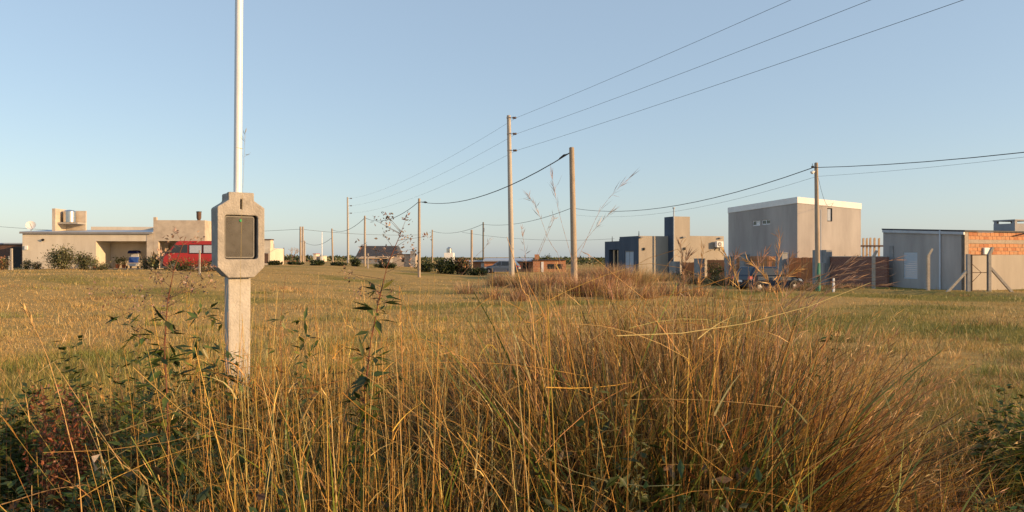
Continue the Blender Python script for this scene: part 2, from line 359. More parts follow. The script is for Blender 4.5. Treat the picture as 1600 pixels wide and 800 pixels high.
# tall medium-voltage pole beside the centre of the field
tA, hA = pole('tall tapered concrete pole with three insulators, tallest in the middle of the field', 800, 50, 180, .20, .13, 'pole_concrete', dx=-.22)
tall = []
for py in (184, 209, 235):
    z = PZ(py, 50)-tA.location.z; xx = -.22*z/hA
    ins = MB(); ins.tube([(xx+.08, 0, z), (xx+.34, 0, z+.01)], .016, 6); ins.box(xx-.15, xx+.15, -.15, .15, z-.03, z+.03); ba = ins.build('bracket', 'insul_grey', tA)
    q = MB(); q.tube([(xx+.24, 0, z+.0), (xx+.30, 0, z), (xx+.36, 0, z), (xx+.44, 0, z), (xx+.52, 0, z)], [.05, .085, .06, .085, .04], 8); q.build('insulator', 'porcelain', ba, smooth=True)
    tall.append(Vector((tA.location.x+xx+.5, 50, tA.location.z+z)))
tF, hF = pole('tall slim concrete pole with three insulators, left of the dark roofed house', 544, 118, 308, .19, .12, 'pole_concrete', dx=-.1)
far = []
for py in (310, 321.5, 333):
    z = PZ(py, 118)-tF.location.z
    q = MB(); q.tube([(.05, 0, z), (.45, 0, z)], .03, 5); ba = q.build('bracket', 'insul_grey', tF)
    q = MB(); q.tube([(.35, 0, z), (.45, 0, z), (.6, 0, z)], [.07, .1, .05], 6); q.build('insulator', 'porcelain', ba)
    far.append(Vector((tF.location.x+.5, 118, tF.location.z+z)))
nm = ('uppermost', 'middle', 'lowest')
for k in range(3):
    ex, ey = ((1235, 0), (1360, 0), (1505, 0))[k]
    # next pole of the line stands behind the camera, to the right
    t_ = .37+.055*k; end = tall[k]+Vector((26.2, -68, 0)); end.z = tall[k].z+.1
    a_, b_ = tall[k], end; u = (ex-800)/F; tt = (u*a_.y-a_.x)/((b_.x-a_.x)-u*(b_.y-a_.y)); yy = a_.y+(b_.y-a_.y)*tt
    zt = PZ(0, yy); sag = (a_.z+(b_.z-a_.z)*tt-zt)/(4*tt*(1-tt))
    wire('%s of the three thin wires rising from the tall pole to the upper right' % nm[k], a_, b_, sag, .008)
    wire('%s of the three faint wires from the tall pole down to the left' % nm[k], a_, far[k], .9, .007)
# low-voltage line that ends at the thick timber pole
tB, hB = pole('thick weathered timber pole, bare and cut flat, right of the tall concrete pole', 898, 36, 230, .17, .125, 'pole_wood', dx=-.15)
t655, h655 = pole('slim timber pole just right of the dark roofed house, wire clamp at its top', 655, 62, 310, .13, .10, 'pole_wood')
t570, h570 = pole('slim timber pole in front of the dark roofed house', 570, 88, 337, .13, .10, 'pole_wood')
t519, h519 = pole('slim leaning timber pole left of the tall slim concrete pole', 520, 125, 357, .15, .12, 'pole_wood', dx=-.15)
def tp(t, h, dx=0, dz=-.25): return Vector((t.location.x+dx, t.location.y, t.location.z+h+dz))
q = MB(); q.tube([(-.15, 0, hB-.25), (-.45, .25, hB-.33)], .018, 6); q.tube([(-.42, .25, hB-.32), (-.5, .3, hB-.36), (-.72, .45, hB-.5)], [.03, .06, .03], 6); q.build('wire_clamp', 'wire_black', tB)
q = MB(); q.tube([(0, 0, h655-.3), (.4, 0, h655-.3)], .02, 6); q.tube([(.35, 0, h655-.3), (.5, 0, h655-.32), (.68, 0, h655-.34)], [.03, .09, .03], 6); q.build('wire_clamp', 'wire_black', t655)
bB = tp(tB, hB, -.15, -.22)
wire('thick black cable sagging from the thick timber pole to the next pole left', bB, tp(t655, h655, .1, -.3), .95, .026)
wire('black cable sagging between the poles above the dark roofed house', tp(t655, h655), tp(t570, h570), .9, .024)
wire('black cable sloping from the pole by the dark roof towards the leaning pole', tp(t570, h570), tp(t519, h519), .8, .028)
q = MB(); q.tube([(-.25, 0, -.3), (-.25, 0, 1.7)], .04, 5)
# low-voltage line along the street on the right
p1, h1 = pole('grey timber pole with green painted foot beside the wooden fence', 1278, 40, 254, .14, .095, 'pole_wood', dx=-.09)
q = MB(); q.tube([(0, 0, -.2), (-.01, 0, 1.62)], [.146, .132], 12); q.build('painted_foot', 'green_paint', p1, smooth=True)
q = MB(); q.box(-.05, .05, -.16, -.13, .62, .95); q.build('inspection_plate', 'plastic_black', p1)
q = MB(); q.tube([(-.09, 0, h1-.25), (-.28, 0, h1-.22), (-.3, 0, h1-.05)], .014, 6); q.box(-.34, -.24, -.06, .06, h1-.3, h1-.18); q.build('wire_clamp', 'wire_black', p1)
q = MB(); q.tube([(-.14, -.02, h1-.42), (-.22, -.03, h1-.5), (-.3, -.04, h1-.52)], [.02, .06, .09], 8); q.tube([(-.3, -.04, h1-.52), (-.36, -.05, h1-.56), (-.38, -.05, h1-.6)], [.095, .1, .03], 8); q.build('street_lamp', 'lamp_clear', p1)
p2, h2 = pole('pole standing directly behind the thick timber pole', 897.5, 70, 321, .12, .09, 'pole_wood')
p3, h3 = pole('thin dark pole in front of the blue roofed brick house', 755, 100, 347, .12, .09, 'pole_dark')
q = MB(); q.box(-.02, .16, -.15, .15, h3-1.3, h3-.8); q.build('junction_box', 'insul_grey', p3)
p4, h4 = pole('slim timber pole left of the white tank house', 675.5, 135, 359, .15, .12, 'pole_wood')
a1 = tp(p1, h1, -.25, -.27)
wire('thick black cable sagging left from the green footed pole above the flat roofs', a1, tp(p2, h2, .1, -.3), 1.05, .024)
wire('black cable sagging left from behind the thick timber pole', tp(p2, h2, -.3, -.25), tp(p3, h3, 0, -.3), .65, .024)
wire('black cable between the thin dark pole and the pole by the tank house', tp(p3, h3), tp(p4, h4), .75, .028)
ex = Vector((27.2, 9, a1.z+.2)); u = 800/F; tt = (u*a1.y-a1.x)/((ex.x-a1.x)-u*(ex.y-a1.y)); yy = a1.y+(ex.y-a1.y)*tt
wire('thick black cable running right from the green footed pole to the picture edge', a1, ex, (a1.z+(ex.z-a1.z)*tt-PZ(238, yy))/(4*tt*(1-tt)), .022)
wire('thin lower wire running right from the green footed pole', tp(p1, h1, -.06, -.75), Vector((27.2, 9, a1.z-.25)), .55, .007)
wire('thin lower wire running left from the green footed pole', tp(p1, h1, -.06, -.75), tp(p2, h2, .1, -.9), .9, .008)
wire('slack service wire drooping from the green footed pole to the box house roof', tp(p1, h1, -.06, -.4), (PX(1303, 56), 56, PZ(314, 56)), 1.1, .010)
# far street behind the field
p5, h5 = pole('paired timber pole near the bare tree', 469.5, 100, 354, .16, .13, 'pole_wood')
q = MB(); q.tube([(.3, .1, -.3), (.29, .1, h5)], [.14, .11], 8); q.build('shaft', 'pole_wood', p5, smooth=True)
p6, h6 = pole('short timber pole just right of the paired pole', 476, 130, 376, .13, .11, 'pole_wood')
p7, h7 = pole('thick pale timber pole left of the thin dark pole', 737, 92, 359, .15, .13, 'pole_wood')
p8, h8 = pole('thin white mast between the paired pole and the leaning pole', 503, 140, 362, .09, .07, 'white_pipe', name='mast', cat='mast', group='thin masts')
p9, h9 = pole('thin dark post left of the bare tree', 443.5, 130, 387, .10, .08, 'pole_dark')
p10, h10 = pole('faint thin pole left of the bare tree, beyond the red roof', 428, 150, 381, .08, .06, 'pole_wood')
wl = Vector((PX(-60, 100), 100, PZ(349, 100)))
wire('thin cable crossing behind the cream house to the paired pole', wl, tp(p5, h5, 0, -.35), .9, .026)
wire('cable from the paired pole running right behind the poles', tp(p5, h5, 0, -.35), (PX(655, 112), 112, PZ(367, 112)), .3, .024)
wire('faint cable running right behind the tall pole towards the blue grey house', (PX(722, 100), 100, PZ(363, 100)), (PX(960, 90), 90, PZ(373, 90)), .55, .018)
wire('sagging cable between the short pole and the leaning pole', tp(p6, h6, 0, -.3), tp(t519, h519, 0, -1.4), .9, .026)

# ------------------------------------------------------------------ cream house on the left
HL = 54.0; hx = PX(35, HL); zb = Tf(hx+5, HL)-.02; k = HL/F
def lx(px): return (px-35)*k
def lz(py, Y=HL): return PZ(py, Y)-zb
H = thing('cream_house', 'low cream rendered house with flat roof, rooftop water tank niche and open porch', 'house', (hx, HL, zb), math.radians(5))
zr = lz(364); zl = lz(376.5); x1, x2, x3, x4 = lx(145), lx(224), lx(232), lx(311)
q = MB(); q.wall('y', 0, 0, x1, -.3, zr); q.add([(0, 0, -.3), (0, 7, -.3), (0, 7, zr+.3), (0, 0, zr)], [(0, 1, 2, 3)])
q.box(x1, x2, 0, .18, zl, zr); q.box(x1-.18, x1-.002, .003, 2.4, -.3, zr); q.box(x1, x2+.4, 2.4, 2.6, -.3, zr)
q.box(x1, x2+.3, .18, 2.4, zl+.1, zl+.2); q.box(0, x2+.4, 6.9, 7.1, -.3, zr+.3); q.build('wall', 'cream', H)
q = MB(); q.box(x1-.2, x2+.5, -.5, 2.4, -.3, .05); q.build('porch_floor', 'concrete', H)
q = MB(); q.box(lx(222), x3-.02, -.02, .28, -.3, zr-.002); q.build('porch_column', 'cream_worn', H)
q = MB(); q.hexa([(-.12, -.12, zr+.002), (x3-.01, -.12, zr+.002), (x3-.01, 4, zr+.28), (-.12, 4, zr+.28)], [(-.12, -.12, zr+.1), (x3-.01, -.12, zr+.1), (x3-.01, 4, zr+.38), (-.12, 4, zr+.38)]); rf = q.build('roof', 'roof_metal', H)
q = MB(); q.box(-.14, x3-.05, -.15, -.121, zr-.05, zr+.09); q.build('fascia', 'fascia', rf)
q = MB(); q.box(lx(98), x3-.01, 4.01, 4.2, zr+.1, lz(354, HL+4)); q.build('parapet', 'cream', H)
# right block with open carport
zt = lz(343)
q = MB(); q.box(x3, x4, 0, .2, zl+.02, zt); q.box(x3, x3+.2, .201, 5, zl+.02, zt); q.box(x4-.2, x4, .201, 5, -.3, zt); q.box(x3, x4, 5, 5.2, -.3, zt)
q.box(x3, x3+.35, -.003, .35, -.3, zl+.019); q.box(x3+.201, x4-.201, .2, 5, zl+.3, zl+.45); q.box(x3+.002, x3+.2, 2.4, 5, -.3, zl+.018); q.box(x3+.21, x4-.21, 2.6, 2.75, -.3, zl+.29); q.build('carport_block', 'cream_worn', H)
q = MB(); q.box(x3, x3+.22, -.01, .22, zt+.001, zt+.22); q.build('corner_stub', 'cream_worn', H)
q = MB(); q.box(lx(254), lx(266), 2.55, 2.598, .9, 1.5); q.build('window', 'glass_dark', H)
q = MB(); q.tube([(lx(295), 1, zt-.1), (lx(295), 1, zt+.1), (lx(295), 1, zt+.2), (lx(295), 1, zt+.68)], [.11, .12, .17, .18], 10); ch = q.build('chimney', 'rust_brown', H, smooth=True)
q = MB(); q.tube([(lx(295), 1, zt+.66), (lx(295), 1, zt+.72)], [.2, .19], 10); q.build('chimney_cap', 'black_metal', ch)
q = MB(); q.box(lx(210.5), lx(221.5), 2.36, 2.398, .05, 1.92); d_ = q.build('door', 'black_metal', H)
q = MB(); q.tube([(lx(212), 2.33, .95), (lx(212), 2.33, 1.08)], .02, 6); q.build('handle', 'rim', d_)
# tank niche
zsh = lz(347.5, HL+2); ztp = lz(326, HL+1.6)
q = MB(); q.box(lx(66), lx(71), 1.2, 2.9, zr+.1, ztp); q.box(lx(71)+.001, lx(102), 2.75, 2.9, zr+.1, ztp-.08); q.build('tank_niche', 'cream_worn', H)
q = MB(); q.box(lx(71)+.002, lx(102)-.002, 1.5, 2.749, zsh-.12, zsh); q.build('tank_shelf', 'concrete', H)
wt = thing('water_tank', 'stainless steel water tank in the roof niche of the cream house', 'water tank', H.matrix_basis @ Vector((lx(83), 2.15, zsh+.002)), 0)
q = MB(); q.tube([(0, 0, 0), (0, 0, .03), (0, 0, .84), (0, 0, .93), (0, 0, .97)], [.40, .45, .45, .3, .1], 20); q.build('shell', 'steel_tank', wt, smooth=True)
q = MB()
for z in (.2, .42, .64): q.tube([(0, 0, z), (0, 0, z+.03)], .458, 20)
q.build('band', 'steel_tank', wt, smooth=True)
q = MB(); q.tube([(lx(66.5), -.13, lz(375)), (lx(66.5), 0.0, lz(374))], [.10, .06], 8); q.build('wall_lamp', 'black_metal', H)
q = MB(); q.box(lx(39), lx(43), -.08, -.002, lz(390), lz(384)); q.build('meter_box', 'white_paint', H)
# satellite dish on the roof corner
sd = thing('satellite_dish', 'pale satellite dish on the left corner of the cream house roof', 'satellite dish', H.matrix_basis @ Vector((lx(42), .5, zr+.12)), 0)
q = MB(); rr = [(0, 0), (.12, .02), (.24, .06), (.34, .12)]; vs = [(0, 0, .55)]; fs = []
dn = Vector((.35, -.85, .4)).normalized(); du = dn.orthogonal().normalized(); dv = dn.cross(du)
vs = [Vector((0, 0, .42))]
for r_, h_ in rr[1:]:
    vs += [Vector((0, 0, .42))+du*r_*math.cos(a*math.pi/7)+dv*r_*math.sin(a*math.pi/7)+dn*h_ for a in range(14)]
fs = [(0, 1+a, 1+(a+1) % 14) for a in range(14)]+[(1+j*14+a, 1+j*14+(a+1) % 14, 15+j*14+(a+1) % 14, 15+j*14+a) for j in range(2) for a in range(14)]
q.add(vs, fs); q.build('dish', 'cloth_white', sd, smooth=True)
q = MB(); q.tube([(0, 0, 0), (0, .03, .42)], .025, 6); q.build('mount', 'insul_grey', sd)
q = MB(); q.tube([(0, 0, .12), Vector((.25, -.2, .15)), Vector((0, 0, .42))+dn*.42], .014, 5); q.build('feed_arm', 'black_metal', sd)
# stroller on the porch
st = thing('stroller', 'blue canopied stroller parked against the porch wall of the cream house', 'stroller', H.matrix_basis @ Vector((lx(190), 1.5, .05)), 0)
q = MB(); q.add([(x, y, z) for x in (-.38, .38) for y, z in ((-.30, 1.12), (-.22, 1.3), (0, 1.36), (.25, 1.3), (.3, 1.15), (.0, 1.22))], [(0, 1, 2, 3, 4, 5), (6, 11, 10, 9, 8, 7)]+[(i, i+6, (i+1) % 6+6, (i+1) % 6) for i in range(6)]); q.build('canopy', 'cloth_navy', st, .02)
q = MB(); q.hexa([(-.33, -.22, .42), (.33, -.22, .42), (.33, .1, .42), (-.33, .1, .42)], [(-.36, -.05, .86), (.36, -.05, .86), (.36, .12, .86), (-.36, .12, .86)]); q.build('seat', 'cloth_blue', st, .04)
q = MB(); q.box(-.3, .3, .06, .12, .84, 1.2); q.build('backrest', 'cloth_white', st, .02)
q = MB(); q.hexa([(-.28, -.2, .16), (.28, -.2, .16), (.28, .2, .16), (-.28, .2, .16)], [(-.36, -.26, .38), (.36, -.26, .38), (.36, .26, .38), (-.36, .26, .38)]); q.build('basket', 'cloth_white', st, .02)
for s_ in (-1, 1):
    q = MB(); q.tube([(s_*.4, -.28, .1), (s_*.39, -.1, .6), (s_*.38, .25, 1.2), (s_*.36, .42, 1.22)], .016, 6); q.build('frame', 'rim', st)
    for y_ in (-.28, .3):
        q = MB(); q.tube([(s_*.42-.025, y_, .1), (s_*.42+.025, y_, .1)], .1, 12); q.build('wheel', 'tyre', st)
# plant pots by the porch
for j, (px, dy, lab) in enumerate([(147, -.4, 'terracotta pot at the left edge of the porch'), (163, 1.6, 'terracotta pot inside the porch, left of the stroller'), (170, 1.9, 'terracotta pot nearest the stroller')]):
    r = thing('plant_pot', lab, 'plant pot', H.matrix_basis @ Vector((lx(px), dy, .05 if dy > -.3 else 0)), 0, 'pots on the porch')
    q = MB(); q.tube([(0, 0, 0), (0, 0, .26), (0, 0, .3)], [.11, .16, .17], 12); q.build('pot', 'terracotta', r)
    v = VEG(); m_ = 120; p = rng.normal(0, .16, (m_, 3))+np.array([0, 0, .5]); v.leaves(p, rng.normal(size=(m_, 3))+np.array([0, 0, .6]), rng.uniform(.08, .2, m_), rng.uniform(.04, .08, m_), pick(m_, [(.07, .11, .03), (.16, .17, .04)])); v.build('foliage', 'leaf', r)
# brown shed at the left edge and its pale posts
xs = PX(-25, 60); sh = thing('brick_shed', 'dark brown brick shed at the left edge beside the cream house', 'shed', (xs, 60, Tf(xs, 60)), 0)
q = MB(); q.box(0, PX(36, 60)-xs, 0, 4, -.3, PZ(381.5, 60)-sh.location.z); q.build('wall', 'brick_brown', sh)
q = MB(); q.box(-.1, PX(36, 60)-xs+.1, -.15, 4.2, PZ(381.5, 60)-sh.location.z+.002, PZ(380, 60)-sh.location.z+.02); q.build('roof', 'roof_metal', sh)
q = MB(); q.box(PX(19, 60)-xs, PX(33, 60)-xs, -.03, -.002, -.2, PZ(386, 60)-sh.location.z); q.build('door', 'black_metal', sh)
def fpost(label, px, Y, py, r, m='concrete', dx=0.0, group='low fence posts'):
    x = PX(px, Y); z0 = Tf(x, Y); h = PZ(py, Y)-z0; q = MB(); q.hexa([(-r, -r, -.2), (r, -r, -.2), (r, r, -.2), (-r, r, -.2)], [(-r*.8+dx, -r*.8, h), (r*.8+dx, -r*.8, h), (r*.8+dx, r*.8, h), (-r*.8+dx, r*.8, h)])
    o = q.build('fence_post', m, None, .01); o.location = (x, Y, z0); tag(o, label, 'fence post', group)
fpost('pale concrete post in front of the brown brick shed', 18, 50, 388, .07)
fpost('thin grey post left of the pale post by the brown shed', 14, 50.6, 400, .03, 'grey_pipe')
fpost('pale post in front of the right half of the red van', 312, 44, 391, .05)
fpost('pale post at the left end of the dark roofed house', 575, 80, 396, .09)
fpost('short white stake in the grass below the brick wall', 1302.5, 38.6, 434, .055, 'white_paint')

# ------------------------------------------------------------------ vehicles
def make_car(name, label, cat, body_m, loc, rz, L=3.85, Wd=1.66, hatch=True):
    t = thing(name, label, cat, loc, rz)                     # local +x is the nose
    hw = Wd/2
    prof = [(-L/2, .42), (-L/2+.02, .70), (-L/2+.06, .92), (L/2-1.12, .93), (L/2-.35, .78), (L/2-.05, .66), (L/2, .45), (L/2-.05, .24), (L/2-.35, .2), (-L/2+.3, .2), (-L/2+.05, .26)]
    st_ = [(-hw, .05), (-hw+.06, .0), (hw-.06, .0), (hw, .05)]
    q = MB(); n_ = len(prof); v = []
    for y_, ins in ((-hw+.05, .03), (-hw, 0), (hw, 0), (hw-.05, .03)):
        v += [(x*(1-ins*.6), y_*(1 if z < .75 else 1-.035*(z-.75)/.18), z if z < .3 else z-ins*.3) for x, z in prof]
    f = [tuple(range(n_)), tuple(range(3*n_, 4*n_))[::-1]]+[(r*n_+i, (r+1)*n_+i, (r+1)*n_+(i+1) % n_, r*n_+(i+1) % n_) for r in range(3) for i in range(n_)]
    q.add(v, f); body = q.build('body', body_m, t, .03)
    # greenhouse: belt line up to a narrower roof
    xb0, xb1, xr0, xr1 = -L/2+.07, L/2-1.05, -L/2+.52, L/2-1.85; hb, hr, zb_, zr_ = hw*.955, hw*.76, .90, 1.43
    q = MB(); q.hexa([(xb0, -hb, zb_), (xb1, -hb, zb_), (xb1, hb, zb_), (xb0, hb, zb_)], [(xr0, -hr, zr_), (xr1, -hr, zr_), (xr1, hr, zr_), (xr0, hr, zr_)]); q.build('cabin', body_m, t, .06, False, 3)
    def sidept(x, z, s): return (x, s*(hb+(hr-hb)*(z-zb_)/(zr_-zb_)+.006), z)
    for s_ in (-1, 1):
        for (a, b, c, d) in (((xb0+.42, .95), (-.12, .95), (-.12, 1.35), (xr0+.12, 1.33)), ((-.04, .95), (xb1-.22, .95), (xr1-.06, 1.34), (-.04, 1.35))):
            q = MB(); pts = [sidept(x, z, s_) for x, z in (a, b, c, d)]; q.add(pts+[(p[0], p[1]-s_*.02, p[2]) for p in pts], [(0, 1, 2, 3), (7, 6, 5, 4), (0, 4, 5, 1), (1, 5, 6, 2), (2, 6, 7, 3), (3, 7, 4, 0)]); q.build('side_window', 'glass_dark', t)
        q = MB(); q.box(.45, .62, s_*hw-.05 if s_ > 0 else s_*hw-.13, s_*hw+.13 if s_ > 0 else s_*hw+.05, .9, 1.02); q.build('mirror', body_m, t, .03)
        q = MB(); q.box(-.02, .12, s_*(hw+.012)-.012, s_*(hw+.012)+.012, .78, .81); q.build('door_handle', 'plastic_black', t)
        q = MB(); q.hexa([(-L/2-.004, s_*(hw-.18), .72), (-L/2-.004, s_*(hw+.006), .72), (-L/2+.20, s_*(hw+.008), .74), (-L/2+.20, s_*(hw-.18), .74)], [(-L/2+.05, s_*(hw-.18), .90), (-L/2+.05, s_*(hw-.015), .90), (-L/2+.22, s_*(hw-.012), .89), (-L/2+.22, s_*(hw-.18), .89)]); q.build('tail_light', 'tail_red', t, .01)
        q = MB(); q.hexa([(L/2-.35, s_*(hw-.38), .6), (L/2-.02, s_*(hw-.4), .56), (L/2-.12, s_*(hw+.004), .56), (L/2-.38, s_*(hw+.006), .6)], [(L/2-.4, s_*(hw-.38), .765), (L/2-.09, s_*(hw-.4), .69), (L/2-.2, s_*(hw+.002), .70), (L/2-.42, s_*(hw+.002), .765)]); q.build('headlight', 'lamp_clear', t, .02)
    def backpt(y, z): return (xb0+(xr0-xb0)*(z-zb_)/(zr_-zb_)-.008, y, z)
    q = MB(); pts = [backpt(-hb*.80, .97), backpt(hb*.80, .97), backpt(hr*.82, 1.35), backpt(-hr*.82, 1.35)]; q.add(pts+[(p[0]+.02, p[1], p[2]) for p in pts], [(0, 1, 2, 3), (7, 6, 5, 4), (0, 4, 5, 1), (1, 5, 6, 2), (2, 6, 7, 3), (3, 7, 4, 0)]); q.build('rear_window', 'glass_dark', t)
    def frpt(y, z): return (xb1+(xr1-xb1)*(z-zb_)/(zr_-zb_)+.008, y, z)
    q = MB(); pts = [frpt(-hb*.86, .95), frpt(hb*.86, .95), frpt(hr*.86, 1.36), frpt(-hr*.86, 1.36)]; q.add(pts+[(p[0]-.02, p[1], p[2]) for p in pts], [(0, 1, 2, 3), (7, 6, 5, 4), (0, 4, 5, 1), (1, 5, 6, 2), (2, 6, 7, 3), (3, 7, 4, 0)]); q.build('windscreen', 'glass_dark', t)
    q = MB(); q.box(-L/2-.035, -L/2+.2, -hw+.03, hw-.03, .28, .50); q.build('rear_bumper', 'plastic_black', t, .04)
    q = MB(); q.box(L/2-.2, L/2+.03, -hw+.05, hw-.05, .24, .44); q.build('front_bumper', 'plastic_black', t, .04)
    q = MB(); q.box(-L/2-.045, -L/2-.02, -.22, .22, .56, .68); q.build('number_plate', 'white_paint', t)
    for x_ in (-L/2+.68, L/2-.72):
        for s_ in (-1, 1):
            q = MB(); q.tube([(x_, s_*(hw+.004), .30), (x_, s_*(hw-.1), .30)], .35, 20); q.build('wheel_arch', 'plastic_black', t)
            wh = MB().tube([(x_, s_*(hw-.16), .285), (x_, s_*(hw-.14), .285), (x_, s_*(hw-.0), .285), (x_, s_*(hw+.02), .285)], [.24, .285, .285, .25], 20).build('wheel', 'tyre', t)
            q = MB(); q.tube([(x_, s_*(hw+.015), .285), (x_, s_*(hw+.03), .285)], [.17, .06], 12)
            for a in range(5): q.bar((x_, s_*(hw+.03), .285), (x_+.17*math.cos(a*1.2566), s_*(hw+.026), .285+.17*math.sin(a*1.2566)), .05, .02)
            q.build('rim', 'rim', wh)
    return t
TH = math.atan2(.34, .94); E = Vector((math.cos(TH), math.sin(TH), 0)); D = Vector((-math.sin(TH), math.cos(TH), 0))
cx0 = Vector((PX(1171, 41.5), 41.5, 0)); cc = cx0+E*1.92+D*.83
make_car('hatchback_car', 'dark blue hatchback parked behind the tall grass by the wooden fence', 'car', 'car_blue', (cc.x, cc.y, Tf(cc.x, cc.y)), TH)
c2 = make_car('silver_car', 'grey blue car half hidden by weeds beside the tall concrete pole', 'car', 'car_silver', (PX(784, 84), 84, Tf(PX(784, 84), 84)), math.radians(170), L=4.1)
# red van
vn = thing('red_van', 'red van with curtained windows parked at the carport of the cream house', 'van', (PX(263, 51)+2.05, 51, Tf(PX(290, 51), 51)-.02), math.radians(180+6))
vh = 2.02; hw = .84
prof = [(-2.05, .4), (-2.05, 1.2), (-1.98, vh-.1), (-1.9, vh), (.95, vh), (1.15, vh-.08), (1.72, 1.25), (1.98, 1.05), (2.05, .7), (2.03, .38), (1.9, .28), (-1.95, .28)]
q = MB(); q.prism([(x, z) for x, z in prof], 'y', -hw, hw); q.build('body', 'van_red', vn, .05)
for s_ in (-1, 1):
    for nm_, a, b, mm in (('side_window', -1.75, -.62, 'curtain'), ('side_window', -.5, .3, 'curtain')):
        q = MB(); q.box(a, b, s_*(hw+.004)-.008, s_*(hw+.004)+.008, 1.2, 1.72); wn = q.build(nm_, mm, vn, .006)
        q = MB()
        for e0, e1, z0, z1 in ((a-.04, b+.04, 1.15, 1.2), (a-.04, b+.04, 1.72, 1.77), (a-.04, a, 1.201, 1.719), (b, b+.04, 1.201, 1.719)): q.box(e0, e1, s_*(hw+.006)-.012, s_*(hw+.006)+.012, z0, z1)
        q.build('window_seal', 'plastic_black', wn)
    q = MB(); q.prism([(.42, 1.2), (1.62, 1.2), (1.2, 1.72), (.42, 1.76)], 'y', s_*(hw+.004)-.008, s_*(hw+.004)+.008); q.build('door_window', 'glass_dark', vn)
    q = MB(); q.box(1.55, 1.68, s_*hw+(0 if s_ > 0 else -.2), s_*hw+(.2 if s_ > 0 else 0), 1.15, 1.4); q.build('mirror', 'plastic_black', vn, .02)
    q = MB(); q.box(1.95, 2.06, s_*.55-.16, s_*.55+.16, .68, .88); q.build('headlight', 'lamp_clear', vn, .02)
    for x_ in (-1.25, 1.3):
        q = MB(); q.tube([(x_, s_*(hw+.008), .34), (x_, s_*(hw-.1), .34)], .38, 18); q.build('wheel_arch', 'plastic_black', vn)
        wh = MB().tube([(x_, s_*(hw-.15), .31), (x_, s_*(hw+.0), .31), (x_, s_*(hw+.02), .31)], [.31, .31, .27], 18).build('wheel', 'tyre', vn)
        MB().tube([(x_, s_*(hw+.018), .31), (x_, s_*(hw+.035), .31)], [.2, .12], 12).build('rim', 'rim', wh)
q = MB(); q.add([(1.2, -.7, 1.70), (1.2, .7, 1.70), (1.68, .74, 1.315), (1.68, -.74, 1.315), (1.16, -.7, 1.68), (1.16, .7, 1.68), (1.64, .74, 1.29), (1.64, -.74, 1.29)], [(0, 1, 2, 3), (7, 6, 5, 4), (0, 4, 5, 1), (1, 5, 6, 2), (2, 6, 7, 3), (3, 7, 4, 0)])
q.v = [(x+.035, y, z+.03) for x, y, z in q.v]; q.build('windscreen', 'glass_dark', vn)
q = MB(); q.box(1.9, 2.1, -.82, .82, .3, .5); q.build('front_bumper', 'plastic_black', vn, .04)

# ------------------------------------------------------------------ box house (two storeys) on the right
def solve(px, o, d):                           # distance along d from o where it crosses the photo column px
    u = (px-800)/F; return (u*o.y-o.x)/(d.x-u*d.y)
def zat(px, py, o, d):
    t = solve(px, o, d); return PZ(py, (o+d*t).y)
C0 = Vector((20.85, 54, 0)); zb = Tf(21, 57)-.1; BH = 5.95-zb; bw, bd = 5.95, 8.2
B = thing('box_house', 'tall plain grey box house with white roof band', 'house', (C0.x, C0.y, zb), TH)
zt = lambda x, y: BH-.055*x-.034*y
yw = [solve(p, C0, D) for p in (1176, 1187.5, 1190.5, 1203.5)]; zw = [(PZ(352.5, 58)-zb, PZ(344.5, 58)-zb), (PZ(351, 57.5)-zb, PZ(343.5, 57.5)-zb)]
hl = [(yw[1], yw[0], *zw[0]), (yw[3], yw[2], *zw[1])]
xw = [solve(p, C0, E) for p in (1292.5, 1300.5)]; zf = (zat(1296, 346, C0, E)-zb, zat(1296, 322, C0, E)-zb)
zc = BH-.72
q = MB(); q.wall('x', 0, 0, bd, -.5, zc, hl, .12); q.add([(0, 0, zc), (0, bd, zc), (0, bd, zt(0, bd)), (0, 0, zt(0, 0))], [(0, 1, 2, 3)]); q.build('side_wall', 'render_grey', B)
q = MB(); q.wall('y', 0, 0, bw, -.5, zc, [(xw[0], xw[1], zf[0], min(zf[1], zc-.02))], .12); q.add([(0, 0, zc), (bw, 0, zc), (bw, 0, zt(bw, 0)), (0, 0, zt(0, 0))], [(0, 1, 2, 3)]); q.build('front_wall', 'render_grey', B)
q = MB(); q.hexa([(.13, bd-.15, -.5), (bw, bd-.15, -.5), (bw, bd, -.5), (0, bd, -.5)], [(.13, bd-.15, BH-.8), (bw, bd-.15, BH-.8), (bw, bd, zt(bw, bd)), (0, bd, zt(0, bd))]); q.hexa([(bw-.15, .13, -.5), (bw, 0, -.5), (bw, bd-.16, -.5), (bw-.15, bd-.16, -.5)], [(bw-.15, .13, BH-.8), (bw, 0, zt(bw, 0)), (bw, bd-.16, zt(bw, bd)), (bw-.15, bd-.16, BH-.8)]); q.build('rear_wall', 'render_grey', B)
q = MB(); o_ = .04; hB_ = .44
q.hexa([(-o_, -o_, zt(0, 0)-hB_), (bw+o_, -o_, zt(bw, 0)-hB_), (bw+o_, bd+o_, zt(bw, bd)-hB_), (-o_, bd+o_, zt(0, bd)-hB_)], [(-o_, -o_, zt(0, 0)+.02), (bw+o_, -o_, zt(bw, 0)+.02), (bw+o_, bd+o_, zt(bw, bd)+.02), (-o_, bd+o_, zt(0, bd)+.02)]); q.build('roof_band', 'white_paint', B, .01)
